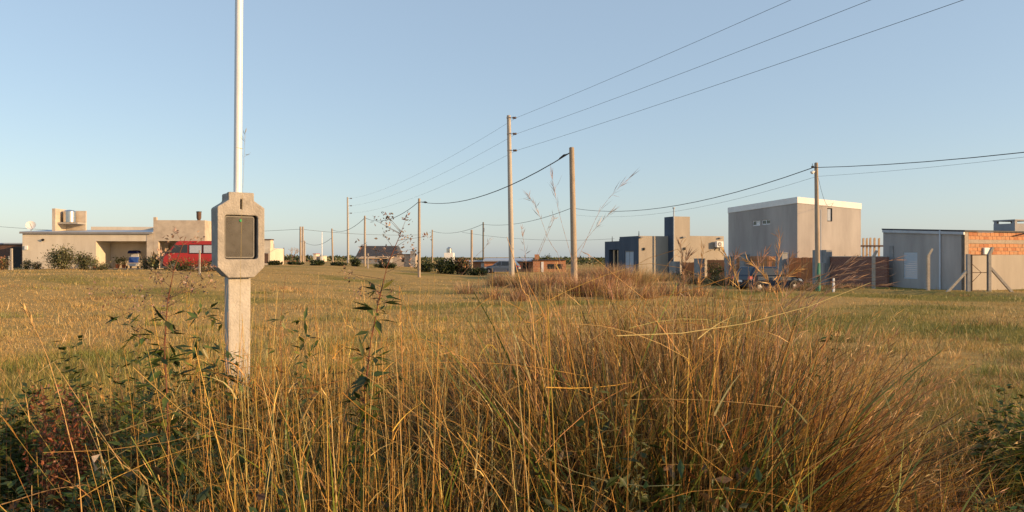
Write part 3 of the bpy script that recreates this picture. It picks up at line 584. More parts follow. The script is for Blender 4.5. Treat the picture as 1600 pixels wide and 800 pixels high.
for (a, b, z0, z1) in hl:
    q = MB()
    for e in ((a+.001, a+.06), (b-.06, b-.001), ((a+b)/2-.025, (a+b)/2+.025)): q.box(.04, .09, e[0], e[1], z0+.061, z1-.061)
    q.box(.04, .09, a+.001, b-.001, z0+.001, z0+.06); q.box(.04, .09, a+.001, b-.001, z1-.06, z1-.001); wn = q.build('window', 'window_white', B)
    q = MB(); q.box(.068, .076, a+.06, (a+b)/2-.026, z0+.062, z1-.062); q.build('pane', 'window_white' if a == hl[0][0] else 'glass_dark', wn)
    q = MB(); q.box(.068, .076, (a+b)/2+.026, b-.06, z0+.062, z1-.062); q.build('pane', 'glass_dark', wn)
a, b = xw; q = MB(); z0, z1 = zf[0], min(zf[1], zc-.02)
q.box(a+.001, a+.07, .05, .1, z0+.061, z1-.061); q.box(b-.07, b-.001, .05, .1, z0+.061, z1-.061); q.box(a+.001, b-.001, .05, .1, z0+.001, z0+.06); q.box(a+.001, b-.001, .05, .1, z1-.06, z1-.001); wn = q.build('window', 'painted_shade_dark_frame', B)
q = MB(); q.box(a+.07, b-.07, .075, .085, z0+.062, z1-.062); q.build('pane', 'curtain', wn)
# ------------------------------------------------------------------ blue grey house with tower
G0 = Vector((11.66, 68, 0)); zb = Tf(13, 70)-.1
G = thing('flat_roofed_house', 'grey and dark blue flat roofed house with a square tower, air conditioner on its wall', 'house', (G0.x, G0.y, zb), TH)
zr = 3.52-zb; yl = solve(945, G0, D); ys = solve(968, G0, D); xr_ = solve(1044, G0, E)
zlow = PZ(377.5, 74)-zb
wy = [solve(p, G0, D) for p in (990, 976, 966.5, 951.5)]
q = MB(); q.wall('x', 0, 0, ys, -.4, zr, [(wy[0], wy[1], .25, PZ(392, 69.5)-zb)], .12); q.wall('x', 0, ys, yl, -.4, zlow, [(wy[2], wy[3], .0, PZ(390, 72)-zb)], .9); q.build('street_wall', 'render_blue', G)
q = MB(); q.box(.002, xr_, 0, .15, -.4, zr); q.build('front_wall', 'render_warm', G)
q = MB(); q.box(.003, xr_, .2, ys, zr-.2, zr-.01); q.box(.003, xr_+2, ys, yl, zlow-.2, zlow-.01); q.box(.003, xr_+2, yl-.15, yl, -.4, zlow-.21); q.box(.002, xr_, ys, ys+.1, zlow-.01, zr-.205); q.build('roof', 'render_dark', G)
q = MB(); q.box(.9, .95, wy[2]-.3, wy[3]+.3, -.3, zlow-.21); q.build('porch_back', 'black_metal', G)
for y_ in (wy[2]+.15, (wy[2]+wy[3])/2):
    q = MB(); q.box(-.02, .12, y_-.06, y_+.06, -.3, PZ(391, 72)-zb); q.build('porch_post', 'wood_pale', G)
z0, z1 = .25, PZ(392, 69.5)-zb; a, b = wy[0], wy[1]; q = MB(); q.box(.05, .09, a, a+.1, z0, z1); q.box(.05, .09, b-.1, b, z0, z1); q.box(.05, .09, a+.101, b-.101, z1-.1, z1); q.box(.05, .09, (a+b)/2-.04, (a+b)/2+.04, z0, z1-.101); wn = q.build('window', 'fascia', G)
for e in ((a+.101, (a+b)/2-.041), ((a+b)/2+.041, b-.101)):
    q = MB(); q.box(.065, .075, *e, z0, z1-.101); q.build('pane', 'curtain', wn)
R0 = G0+E*xr_-D*1.05; lr = G.matrix_basis.inverted() @ Vector((R0.x, R0.y, zb)); xo, yo = lr.x, lr.y
xe = solve(1131, R0, E)
q = MB(); q.box(xo+.002, xo+xe, yo, yo+.15, -.4, zr+.02); q.box(xo+xe-.15, xo+xe, yo+.151, yo+5, -.4, zr+.02); q.build('side_wall', 'render_warm', G)
q = MB(); q.box(xo, xo+.001, yo+.005, yo+1.05, -.4, zr+.018); q.box(xo+.02, xo+xe-.16, yo+.16, yo+5, zr-.2, zr-.05); q.build('return_wall', 'render_blue', G)
xt = solve(1078, R0, E); ztw = PZ(338, 68)-zb
q = MB(); q.box(xo+.001, xo+xt, yo+.001, yo+.12, zr+.022, ztw); q.box(xo+xt-.15, xo+xt, yo+.121, yo+1.7, zr+.022, ztw); q.box(xo+.01, xo+xt-.16, yo+1.55, yo+1.7, zr+.022, ztw); q.box(xo+.01, xo+xt-.16, yo+.13, yo+1.54, ztw-.2, ztw-.1); tw = q.build('tower', 'render_warm', G)
q = MB(); q.box(xo-.012, xo+.0, yo+.0, yo+1.7, zr+.022, ztw+.001); q.build('tower_side', 'render_blue', tw)
q = MB(); q.tube([(xo-.12, yo-.1, 0), (xo-.12, yo-.1, zr+2.3), (xo-.12, yo-.1, zr+2.55)], .055, 8); q.tube([(xo-.12, yo-.1, zr+2.5), (xo-.12, yo-.1, zr+2.62)], .12, 8); q.build('vent_pipe', 'grey_pipe', G, smooth=True)
for px, py in ((1001, 370.5), (1049, 371), (1067.5, 370.5), (1124.5, 371.5)):
    o0, yy_, x00 = (G0, 0, 0) if px < 1045 else (R0, yo, xo)
    if px == 1049: continue
    x_ = x00+solve(px, o0, E); q = MB(); q.box(x_-.14, x_+.14, yy_-.22, yy_-.002, PZ(py, 68)-zb-.06, PZ(py, 68)-zb+.06); q.build('wall_spout', 'fascia', G)
for px, py in ((1006, 389), (1069.5, 388.5)):
    o0, yy_, x00 = (G0, 0, 0) if px < 1045 else (R0, yo, xo)
    x_ = x00+solve(px, o0, E); q = MB(); q.box(x_-.08, x_+.08, yy_-.14, yy_-.002, PZ(py, 68)-zb-.12, PZ(py, 68)-zb+.12); q.build('wall_lamp', 'black_metal', G, .02)
ac = thing('air_conditioner', 'white air conditioner unit on the wall of the flat roofed house', 'air conditioner', G.matrix_basis @ Vector((xo+solve(1120.5, R0, E), yo-.2, PZ(386.5, 70)-zb)), TH)
q = MB(); q.box(-.36, .36, -.28, .05, 0, .56); q.build('casing', 'window_white', ac, .02)
q = MB(); q.tube([(-.06, -.283, .28), (-.06, -.30, .28)], [.22, .20], 18); fn = q.build('fan_grille', 'fascia', ac)
q = MB(); q.tube([(-.06, -.30, .28), (-.06, -.312, .28)], [.07, .06], 12); q.build('fan_hub', 'window_white', fn)
for x_ in (-.25, .25):
    q = MB(); q.box(x_-.02, x_+.02, -.25, .19, -.05, -.003); q.box(x_-.02, x_+.02, .15, .19, -.3, -.051); q.build('bracket', 'black_metal', ac)
for yy_, hgt in ((.15, .45), (ys+1.7, .5)):
    q = MB(); z_ = zr if yy_ < 1 else zlow; q.tube([(.1, yy_, z_-.05), (.1, yy_, z_+hgt)], [.05, .02], 6); q.build('roof_vent', 'black_metal', G)

# ------------------------------------------------------------------ fence along the street
F0 = Vector((22.3, 44, 0))
def fy(px): return solve(px, F0, D)
def froot(name, label, cat, px, group=None, dx=0.0):
    p = F0+D*fy(px)+E*dx; return thing(name, label, cat, (p.x, p.y, Tf(p.x, p.y)-.06), TH, group)
bwl = froot('brick_wall', 'dark red brick boundary wall right of the green footed pole', 'wall', 1297); L_ = fy(1297)-fy(1386)
q = MB(); q.box(0, .16, -L_, 0, -.3, 1.88); q.build('bricks', 'brick_red', bwl)
q = MB(); q.box(-.02, .18, -L_, 0, 1.882, 1.93); q.build('coping', 'block_grey', bwl)
cl = froot('meter_column', 'grey rendered utility column behind the green footed pole', 'column', 1297, dx=-.05); L_ = fy(1275)-fy(1297)
q = MB(); q.box(-.25, .25, .03, L_, -.3, 2.35); q.build('column', 'block_grey', cl, .015)
q = MB(); q.box(-.42, -.251, .1, .55, .75, 1.5); q.build('meter_box', 'render_grey', cl, .02)
q = MB(); q.tube([(-.33, .4, 1.5), (-.33, .4, 5.0)], .028, 8); q.build('conduit_pipe', 'grey_pipe', cl)
wf = froot('plank_fence', 'reddish brown vertical plank fence beside the parked hatchback', 'fence', 1275, dx=.3); L_ = fy(1226)-fy(1275)-.2; npl = int(L_/.15); base = MB().box(0, .025, -.067, .067, -.1, 1.84).build('plank', 'wood_red', wf)
base.location = (0, .075, 0)
for j in range(1, npl+1):
    c = base.copy(); COL.objects.link(c); c.parent = wf; c.location = (rng.normal(0, .006), .075+j*.15, rng.normal(-.02*0, .012)-.006*j*.3)
for z_ in (.4, 1.4):
    q = MB(); q.box(.03, .08, 0, L_, z_, z_+.08); q.build('rail', 'wood_red', wf)
pil = []
for px, w_, h_, lab in ((1226, .62, 2.12, 'grey block gate pillar right of the slatted gate, sunlit cap'), (1167, .6, 2.05, 'grey block gate pillar left of the slatted gate'), (1143, .62, 1.9, 'grey block pillar between the plank panels and the narrow slatted door'), (1097, .85, 1.72, 'wide grey block pillar between the two red brown panels')):
    p = froot('gate_pillar', lab, 'pillar', px, 'pillars along the street fence', -.1); L_ = w_
    q = MB(); q.box(-.12, .36, 0, L_, -.3, h_); q.build('shaft', 'block_grey', p, .012)
    q = MB(); q.box(-.15, .39, -.03, L_+.03, h_+.002, h_+.07); q.build('cap', 'block_grey', p, .01)
def slats(name, label, cat, pxa, pxb, m, wid, gap, z0, z1, zg=0.0):
    r = froot(name, label, cat, pxb, dx=.42); L_ = fy(pxa)-fy(pxb)-.02; n_ = max(2, int(L_/(wid+gap))); stp = L_/n_
    b_ = MB().box(0, .03, -wid/2, wid/2, z0, z1).build('slat', m, r); b_.location = (0, stp/2, 0)
    for j in range(1, n_):
        c = b_.copy(); COL.objects.link(c); c.parent = r; c.location = (rng.normal(0, .004), stp*(j+.5), rng.normal(0, .012)+zg*j)
    for z_ in (z0+.25, z1-.35):
        q = MB(); q.box(.032, .075, .02, L_, z_, z_+.07); q.build('rail', m, r)
    return r
slats('slatted_gate', 'orange wooden slatted double gate above the hatchback', 'gate', 1167-8, 1204, 'wood_orange', .09, .06, .05, 1.95)
slats('slatted_gate', 'narrow bright orange slatted wooden door left of the hatchback', 'gate', 1143, 1153, 'wood_orange', .09, .05, .05, 1.9)
slats('plank_fence', 'red brown plank panel with a dark shrub before it', 'fence', 1098, 1128, 'wood_red', .14, .012, -.05, 1.66)
slats('plank_fence', 'red brown plank panel at the far left end of the street fence', 'fence', 1059, 1085, 'wood_red', .16, .012, -.05, 1.45)
ep = froot('end_pier', 'short grey pier where the street fence meets the flat roofed house', 'pillar', 1058); q = MB(); q.box(-.15, .3, 0, 1.1, -.3, 1.5); q.build('shaft', 'block_grey', ep, .01)
# pale pergola posts between box house and block house
pg = thing('pergola', 'pale wooden pergola posts on a beam between the two right houses', 'pergola', (PX(1362, 52), 52, Tf(20, 50)), 0); z0 = PZ(395, 52)-pg.location.z
for px in (1348.5, 1354, 1359.5, 1366, 1373):
    q = MB(); x_ = PX(px, 52)-pg.location.x; q.hexa([(x_-.055, -.05, -.2), (x_+.055, -.05, -.2), (x_+.055, .05, -.2), (x_-.055, .05, -.2)], [(x_-.035, -.05, z0+rng.uniform(.95, 1.1)), (x_+.075, -.05, z0+1.05), (x_+.075, .05, z0+1.05), (x_-.035, .05, z0+1.0)]); q.build('post', 'wood_pale', pg)
q = MB(); q.box(PX(1344, 52)-pg.location.x, PX(1386, 52)-pg.location.x, -.12, -.052, z0+.42, z0+.54); q.build('beam', 'rust_brown', pg)

# ------------------------------------------------------------------ block house at the right edge
K0 = Vector((24.5, 40, 0)); zb = Tf(24.5, 41)-.06
K = thing('block_house', 'low unfinished house with grey side wall and exposed orange hollow brick front', 'house', (K0.x, K0.y, zb), TH)
ky = solve(1380, K0, D); kx = 8.0; z0 = PZ(362, 40)-zb; z1 = PZ(359, 45)-zb
sy_ = [solve(p, K0, D) for p in (1433.5, 1412)]; sz = (PZ(436, 42.6)-zb, PZ(394, 42.6)-zb)
q = MB(); q.wall('x', 0, .003, ky, -.4, z0-.02, [(sy_[0], sy_[1], sz[0], sz[1])], .12); q.add([(0, .003, z0-.02), (0, ky, z0-.02), (0, ky, z1-.02)], [(0, 1, 2)]); q.add([(0, ky, -.4), (kx, ky, -.4), (kx, ky, z1), (0, ky, z1)], [(0, 1, 2, 3)]); q.build('side_wall', 'render_dark', K)
bz0 = PZ(398, 40.5)-zb
q = MB(); q.box(0.0, kx, 0, .2, -.4, bz0); q.build('front_wall', 'render_warm', K)
q = MB(); q.box(0.01, kx, .03, .19, bz0+.001, z0-.01); mw = q.build('upper_wall', 'mortar', K)
# beam band and the exposed bricks, each its own piece
q = MB(); q.box(.0, .28, .0, .2, bz0+.002, z0-.011); q.build('corner_column', 'mortar', K)
bL, bH = .33, (z0-.02-bz0)/6; first = None
for r in range(6):
    if r == 3: continue                         # concrete tie beam
    off = 0 if r % 2 else bL/2
    x_ = .285+(0 if r % 2 else 0); j = 0
    while x_ < kx-.05:
        wl_ = bL-.015 if not (j == 0 and off) else bL/2-.015
        if first is None:
            first = [MB().box(0, bL-.026, 0, .05, 0, bH-.028).build('brick', mm, K) for mm in ('brick_orange', 'brick_tan', 'brick_deep')]; kinds = list(first)
        o_ = kinds.pop() if kinds else first[int(rng.choice(3, p=(.55, .25, .2)))].copy()
        if o_.name not in COL.objects: COL.objects.link(o_); o_.parent = K
        o_.location = (x_, -.005+.03*0+rng.normal(0, .004), bz0+.01+r*bH); o_.scale = (wl_/(bL-.015), 1, 1+rng.normal(0, .02))
        x_ += wl_+.015; j += 1
q = MB(); q.box(.283, kx, -.004, .029, bz0+3*bH+.004, bz0+4*bH+.004); q.build('tie_beam', 'mortar', K)
q = MB(); o_ = .06; q.hexa([(-o_, -o_, z0+.0), (kx, -o_, z0+.0), (kx, ky+o_, z1), (-o_, ky+o_, z1)], [(-o_, -o_, z0+.08), (kx, -o_, z0+.08), (kx, ky+o_, z1+.08), (-o_, ky+o_, z1+.08)]); q.build('roof', 'roof_dark', K)
q = MB(); q.hexa([(-o_-.02, .0, z0-.16), (-o_+.059, .0, z0-.16), (-o_+.059, ky, z1-.16), (-o_-.02, ky, z1-.16)], [(-o_-.02, .0, z0-.005), (-o_+.059, .0, z0-.005), (-o_+.059, ky, z1-.005), (-o_-.02, ky, z1-.005)]); q.build('gutter', 'roof_metal', K)
y_ = solve(1470, K0, D); q = MB(); q.tube([(-.07, y_, .0), (-.07, y_, z0+.12)], .045, 8); q.build('downpipe', 'shutter', K, smooth=True)
q = MB(); ns = 14; dz = (sz[1]-sz[0])/ns
for j in range(ns): q.hexa([(.03, sy_[0]+.01, sz[0]+j*dz), (.05, sy_[0]+.01, sz[0]+j*dz), (.05, sy_[1]-.01, sz[0]+j*dz), (.03, sy_[1]-.01, sz[0]+j*dz)], [(.015, sy_[0]+.01, sz[0]+(j+.93)*dz), (.05, sy_[0]+.01, sz[0]+(j+.93)*dz), (.05, sy_[1]-.01, sz[0]+(j+.93)*dz), (.015, sy_[1]-.01, sz[0]+(j+.93)*dz)])
q.build('roller_shutter', 'shutter', K)
y_ = solve(1391, K0, D); q = MB(); q.box(-.05, .0, y_-.25, y_+.02, -.3, PZ(384, 44.5)-zb); q.build('pilaster', 'block_grey', K)
x_ = solve(1541, K0, E); q = MB(); q.box(x_-.28, x_+.12, -.12, -.006, PZ(398, 40)-zb+.02, PZ(387, 40)-zb); q.build('meter_box', 'white_paint', K, .01)
q = MB(); q.bar((solve(1582, K0, E), -.02, PZ(369, 41)-zb), (solve(1596, K0, E), -.5, PZ(363, 41)-zb), .06, .06); q.build('rafter_end', 'rust_brown', K)
x_ = solve(1586, K0+D*.9, E); q = MB(); q.box(x_, x_+1.6, .9, 2.2, z0, PZ(342, 41.5)-zb-.2); q.box(x_-.03, x_+1.63, .87, 2.23, PZ(342, 41.5)-zb-.04, PZ(342, 41.5)-zb+.03)
for cx_, cy_ in ((x_+.1, 1.0), (x_+1.5, 1.0), (x_+.1, 2.1), (x_+1.5, 2.1)): q.box(cx_-.09, cx_+.09, cy_-.09, cy_+.09, PZ(342, 41.5)-zb-.199, PZ(342, 41.5)-zb-.041)
q.build('roof_cabin', 'render_dark', K)
# bent concrete fence posts and garden gate
def bent(label, px, Y, py0, lean, name='bent_post'):
    x = PX(px, Y); z_ = Tf(x, Y); h = PZ(py0, Y)-z_; t = thing(name, label, 'fence post', (x, Y, z_), 0, 'bent concrete fence posts')
    q = MB(); r = .075; hb_ = h-.38; ex_ = lean
    q.hexa([(-r, -r, -.3), (r, -r, -.3), (r, r, -.3), (-r, r, -.3)], [(-r, -r, hb_), (r, -r, hb_), (r, r, hb_), (-r, r, hb_)]); q.hexa([(-r, -r, hb_+.0005), (r, -r, hb_+.0005), (r, r, hb_+.0005), (-r, r, hb_+.0005)], [(ex_-r*.7, -r, h), (ex_+r*.7, -r, h-.04), (ex_+r*.7, r, h-.04), (ex_-r*.7, r, h)]); q.build('shaft', 'concrete', t, .008)
    return t
bent('bent concrete fence post in front of the dark red brick wall', 1365, 42.4, 391, .18)
bent('bent concrete fence post in front of the grey side wall', 1450, 39.3, 388, .2)
gY = 37.2
ga = bent('bent concrete gate post with diagonal strut, right side of the pipe gate', 1545.5, gY, 386, .17)
q = MB(); q.bar((.08, 0, 1.25), (1.22, -.05, -.08), .12, .12); q.build('strut', 'concrete', ga, .006)
gb = thing('gate_post', 'dark steel gate post with concrete strut, left side of the pipe gate', 'gate post', (PX(1513.5, gY), gY, Tf(PX(1513.5, gY), gY)), 0)
hg = PZ(397, gY)-gb.location.z
q = MB(); q.box(-.11, .05, -.08, .08, -.3, hg); q.build('shaft', 'block_grey', gb, .006)
q = MB(); q.box(.055, .13, -.05, .05, -.2, hg-.02); q.build('steel_jamb', 'black_metal', gb)
q = MB(); q.bar((-.11, 0, 1.05), (-1.18, -.05, -.08), .12, .12); q.build('strut', 'concrete', gb, .006)
gt = thing('pipe_gate', 'light steel pipe garden gate with K shaped braces in front of the cream wall', 'gate', (PX(1518, gY), gY, gb.location.z), 0); wg = PX(1544, gY)-PX(1518, gY)-.06
q = MB(); r_ = .018
for a, b in (((.03, 0, .0), (.03, 0, hg-.05)), ((wg, 0, 0), (wg, 0, hg-.05)), ((.03, 0, hg-.05), (wg, 0, hg-.05)), ((.03, 0, .05), (wg, 0, .05)), ((.03, 0, .98), (wg, 0, .98))): q.tube([a, b], r_, 6)
q.build('frame', 'rust_brown', gt)
q = MB(); q.tube([(.03, 0, hg-.5), (wg*.62, 0, .99)], .013, 6); q.tube([(wg*.62, 0, .97), (.03, 0, .5)], .013, 6); q.build('brace', 'rust_brown', gt)
q = MB(); q.box(-.1, PX(1549, gY)-PX(1518, gY), -.06, .06, -.08, .03); q.build('sill', 'concrete', gt)

# ------------------------------------------------------------------ far houses in the middle
def simple(name, label, px0, px1, Y, pyt, m, dep=4.0, cat='house', pyb=None, rz=0):
    x0 = PX(px0, Y); z_ = Tf(x0, Y); t = thing(name, label, cat, (x0, Y, z_), rz); W_ = PX(px1, Y)-x0; h = PZ(pyt, Y)-z_
    q = MB(); q.box(0, W_, 0, dep, -.5, h); q.build('wall', m, t); return t, W_, h
Yd = 110; t, W_, h = simple('dark_roofed_house', 'small house with steep dark slate roof behind a pole', 557, 622, Yd, 400.5, 'render_grey', 5)
zr_ = PZ(384, Yd)-t.location.z; q = MB(); q.hexa([(-.1, -.1, h+.002), (W_+.1, -.1, h+.002), (W_+.1, 5.1, h+.002), (-.1, 5.1, h+.002)], [(.45, 1.2, zr_), (W_*.93, 1.2, zr_), (W_*.93, 3.8, zr_), (.45, 3.8, zr_)]); q.build('roof', 'roof_dark', t)
q = MB(); q.box(1.0, W_-.8, -2.5, -.01, -.5, h-.35); q.build('annex', 'block_grey', t)
q = MB(); q.hexa([(.8, -2.7, h-.34), (W_-.6, -2.7, h-.34), (W_-.6, -.02, h-.1), (.8, -.02, h-.1)], [(.8, -2.7, h-.24), (W_-.6, -2.7, h-.24), (W_-.6, -.02, h), (.8, -.02, h)]); q.build('annex_roof', 'wood_pale', t)
q = MB(); q.box(W_*.6, W_*.8, -2.54, -2.502, .1, .9); wn = q.build('window', 'glass_dark', t)
t, W_, h = simple('brown_block_house', 'unfinished brown block house with grey pier, right of the dark roofed house', 620, 645, 100, 398, 'mortar', 5)
q = MB(); q.box(W_-.3, W_+.35, -.3, -.01, -.5, PZ(392, 100)-t.location.z); q.build('pier', 'block_grey', t)
q = MB(); q.box(.7, 1.0, -.03, -.002, .6, 1.2); q.build('window', 'glass_dark', t)
q = MB(); q.box(-.1, W_-.31, -.1, 5.1, h+.002, h+.1); q.build('roof', 'rust_brown', t)
t, W_, h = simple('white_tank_house', 'small white rooftop block with a tank, left of the slim pole row', 694, 708, 130, 395, 'white_paint', 3)
tk = thing('rooftop_tank', 'round steel tank on top of the small white block', 'water tank', (PX(701, 130), 131, t.location.z+h+.003), 0); q = MB(); q.tube([(0, 0, 0), (0, 0, .75), (0, 0, .95), (0, 0, 1.0)], [.48, .48, .25, .12], 14); q.build('shell', 'steel_tank', tk, smooth=True)
q = MB(); q.tube([(0, 0, .99), (0, 0, 1.05)], .13, 10); q.build('lid', 'insul_grey', tk)
t, W_, h = simple('orange_brick_house', 'small orange brick house with grey metal roof behind the thick pale pole', 714, 756, 98, 409, 'brick_far', 6)
q = MB(); q.box(-.2, W_+.1, -.5, 6.2, h+.002, h+.2); q.build('roof', 'roof_metal', t)
q = MB(); q.box(W_*.32, W_*.5, -.04, -.002, .4, 1.0); q.build('window', 'white_paint', t)
q = MB(); q.box(W_*.9, W_, -.04, -.002, 0, h-.1); q.build('door', 'white_paint', t)
t, W_, h = simple('long_brick_house', 'long red brick house with low blue metal roof behind the tall pole', 757, 832, 92, 408.5, 'brick_far', 7)
q = MB(); q.hexa([(-.2, -.4, h+.002), (W_+.2, -.4, h+.002), (W_+.2, 7.2, h+.3), (-.2, 7.2, h+.3)], [(-.2, -.4, h+.12), (W_+.2, -.4, h+.12), (W_+.2, 7.2, h+.42), (-.2, 7.2, h+.42)]); q.build('roof', 'roof_metal', t)
for a in (.3, .55, .8):
    q = MB(); q.box(W_*a, W_*a+.7, -.04, -.002, .4, 1.1); q.build('window', 'glass_dark', t)
t, W_, h = simple('hollow_brick_house', 'orange hollow brick house with square chimney left of the thick timber pole', 833, 884, 90, 406.5, 'brick_far', 6)
q = MB(); q.box(.2, .75, .4, .95, h-.1, PZ(397.5, 90)-t.location.z); q.build('chimney', 'brick_far', t)
q = MB(); q.box(W_*.25, W_*.32, -.05, -.002, 0, h-.2); q.build('door', 'white_paint', t)
q = MB(); q.box(-.1, W_+.1, -.2, 6.1, h+.002, h+.08); q.build('roof', 'roof_dark', t)
for a in (.45, .7):
    q = MB(); q.box(W_*a, W_*a+.8, -.04, -.002, .4, 1.0); q.build('window', 'glass_dark', t)
t, W_, h = simple('yellow_house', 'pale yellow house with a stepped tower peeping out behind the meter pillar', 380, 422, 84, 388, 'cream', 5)
q = MB(); q.box(W_-.85, W_-.05, .3, 1.3, h+.001, PZ(375, 84)-t.location.z); q.build('tower', 'cream', t)
q = MB(); q.box(W_-.92, W_+.02, .23, 1.37, PZ(375, 84)-t.location.z+.002, PZ(374, 84)-t.location.z+.05); q.build('tower_cap', 'rust_brown', t)
q = MB(); q.box(W_-.75, W_-.2, -.05, -.002, .2, 1.3); q.build('door', 'rust_brown', t)
t, W_, h = simple('red_roofed_shed', 'long low far shed with red roof edge left of the paired pole', 432, 470, 150, 410, 'brick_far', 5, 'shed')
q = MB(); q.box(-.3, W_+.3, -.3, 5.3, h+.002, h+.3); q.build('roof', 'terracotta', t)
t, W_, h = simple('pink_hut', 'tiny pinkish far hut left of the bare tree', 426, 432, 160, 401, 'brick_far', 3, 'hut')
q = MB(); q.box(-.1, W_+.1, -.1, 3.1, h+.002, h+.15); q.build('roof', 'terracotta', t)
t, W_, h = simple('cream_hut', 'tiny cream far hut under the thin white mast', 500, 505, 150, 400, 'cream', 3, 'hut')
q = MB(); q.box(-.1, W_+.1, -.1, 3.1, h+.002, h+.12); q.build('roof', 'roof_metal', t)
t, W_, h = simple('pale_far_hut', 'tiny pale far hut with a tall side post, left of the white mast', 489.5, 493.5, 150, 397, 'cream', 3, 'hut')
q = MB(); q.box(-.1, W_+.1, -.1, 3.1, h+.002, h+.12); q.build('roof', 'terracotta', t)
# ------------------------------------------------------------------ shrubs and far vegetation
OLIVE = [(.085, .095, .035), (.13, .135, .055), (.05, .06, .022), (.20, .18, .09)]
DARKG = [(.035, .050, .018), (.055, .075, .022), (.025, .034, .014), (.085, .10, .03)]
RUSTY = [(.32, .16, .08), (.40, .23, .12), (.22, .10, .055), (.46, .30, .17)]
def shrub(label, px, Y, wpx, py_top, pal, n=900, leaf=.10, name='shrub', cat='shrub', group=None, up=0.3, seed_lobes=5, dz=0.0, wts=None):
    x = PX(px, Y); z0 = Tf(x, Y)+dz; h = PZ(py_top, Y)-z0; rw = wpx/F*Y/2
    t = thing(name, label, cat, (x, Y, z0), 0, group); v = VEG(); st = VEG()
    tips = []
    ns = 14; az = rng.uniform(0, 2*np.pi, ns); rr = rng.uniform(.25, 1, ns)
    b = np.stack([np.cos(az)*rr*rw*.8, np.sin(az)*rr*rw*.6, h*(1-.45*rr**1.5)*rng.uniform(.75, .98, ns)], 1)
    a = b*np.array([.18, .18, 0])+np.array([0, 0, -.1]); st.stalks(a, b, rng.uniform(.012, .022, ns), pick(ns, [(.16, .11, .07), (.22, .16, .1)]))
    c = np.concatenate([a+(b-a)*k_ for k_ in (.35, .6, .8, .95)]); i = rng.integers(0, len(c), n)
    sp = min(rw, h)*.24; p = c[i]+rng.normal(0, 1, (n, 3))*np.array([sp, sp, sp*.8]); p[:, 2] = np.clip(p[:, 2], .02, h*1.02)
    v.leaves(p, rng.normal(size=(n, 3))+np.array([0, 0, up*3]), rng.uniform(.6, 1.5, n)*leaf, rng.uniform(.3, .6, n)*leaf, pick(n, pal, wts, .25))
    st.build('stem', 'leaf', t); v.build('foliage', 'leaf', t); return t
def clump(label, px, Y, wpx, py_top, pal, n, group, wid=.012, base_py=None, lean=.35, tipmul=1.25, name='dry_grass_clump', cat='grass clump', seg=3, dirx=0.0):
    x = PX(px, Y); z0 = Tf(x, Y); h = PZ(py_top, Y)-z0; rw = wpx/F*Y/2; t = VEG()
    b = np.stack([rng.normal(0, rw*.45, n), rng.normal(0, rw*.35, n), np.zeros(n)-.03], 1)
    az = np.arctan2(b[:, 1]+rng.normal(0, .4*rw, n), b[:, 0]+rng.normal(dirx*rw, .5*rw, n))
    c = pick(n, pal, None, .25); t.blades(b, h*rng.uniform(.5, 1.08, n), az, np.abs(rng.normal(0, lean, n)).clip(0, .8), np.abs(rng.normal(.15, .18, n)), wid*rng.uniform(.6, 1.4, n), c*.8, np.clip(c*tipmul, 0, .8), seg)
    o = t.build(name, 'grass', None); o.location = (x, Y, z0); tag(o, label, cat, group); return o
SG = 'shrubs by the houses'
shrub('large grey green bush against the wall of the cream house', 95, 52.0, 48, 383, OLIVE, 2600, .13, group=SG, wts=[2, 3, 1, 2])
shrub('round yellow green bush beside the porch opening', 130, 52.4, 34, 394, OLIVE, 1500, .12, group=SG)
shrub('low shrub at the left corner of the cream house', 42, 52.3, 20, 405, OLIVE, 500, .10, group=SG)
shrub('low dry shrub between the house corner and the large bush', 58, 52.2, 20, 408, OLIVE+[(.3, .2, .12)], 450, .10, group=SG)
shrub('scrubby bush at the left picture edge before the brown shed', 4, 50, 26, 399, OLIVE+RUSTY, 700, .11, group=SG)
shrub('low weeds in front of the porch floor', 158, 51.4, 40, 411, OLIVE, 700, .10, group=SG)
shrub('bushy weeds before the porch column', 228, 51, 26, 402, OLIVE+RUSTY[:1], 700, .11, group=SG)
shrub('pale spiky plant at the carport pier', 243, 50.5, 18, 396, [(.30, .27, .11), (.18, .18, .07)], 500, .22, group=SG, up=.8)
shrub('green weeds in front of the red van wheel', 285, 49, 50, 403, [(.10, .13, .03), (.16, .16, .05), (.06, .08, .02)], 900, .11, group=SG)
shrub('low dark weeds beneath the rear of the red van', 318, 48.5, 40, 404, OLIVE+RUSTY[:1], 700, .10, group=SG)
HG = 'hedges and scrub across the field'
for px, Y, w_, py, n_, lab in ((430, 80, 30, 409, 350, 'low scrub just right of the meter pillar'), (462, 84, 34, 410, 350, 'low scrub below the bare tree'), (496, 82, 34, 408, 400, 'low scrub under the white mast'), (528, 84, 36, 411, 400, 'dark low scrub before the tall slim concrete pole'), (556, 86, 22, 405, 260, 'small dark bush at the left wall of the dark roofed house'), (600, 84, 44, 411, 420, 'low scrub in front of the dark roofed house'), (664, 80, 34, 408, 520, 'dark bush below the slim timber pole'), (698, 76, 36, 405, 1100, 'tall dark hedge left of the orange brick house'), (722, 76, 30, 404, 900, 'tall hedge with reddish tops by the orange brick house'), (748, 74, 36, 420, 500, 'low green bush before the thin dark pole')):
    shrub(lab, px, Y, w_, py, DARKG if px != 722 else DARKG+RUSTY[:3], int(n_*2.4), .24, group=HG)
shrub('rounded tree showing above the hollow brick house roof', 853, 112, 24, 397, DARKG, 700, .3, group=HG)
shrub('dark shrub in front of the red brown plank panel', 1117, 55, 34, 405, DARKG, 700, .13, group=SG)
shrub('low dark weeds at the far end of the street fence', 1068, 58, 60, 424, DARKG, 700, .13, group=SG)
shrub('low dark weeds between the plank panels and the hatchback', 1118, 47, 46, 434, DARKG, 600, .12, group=SG)
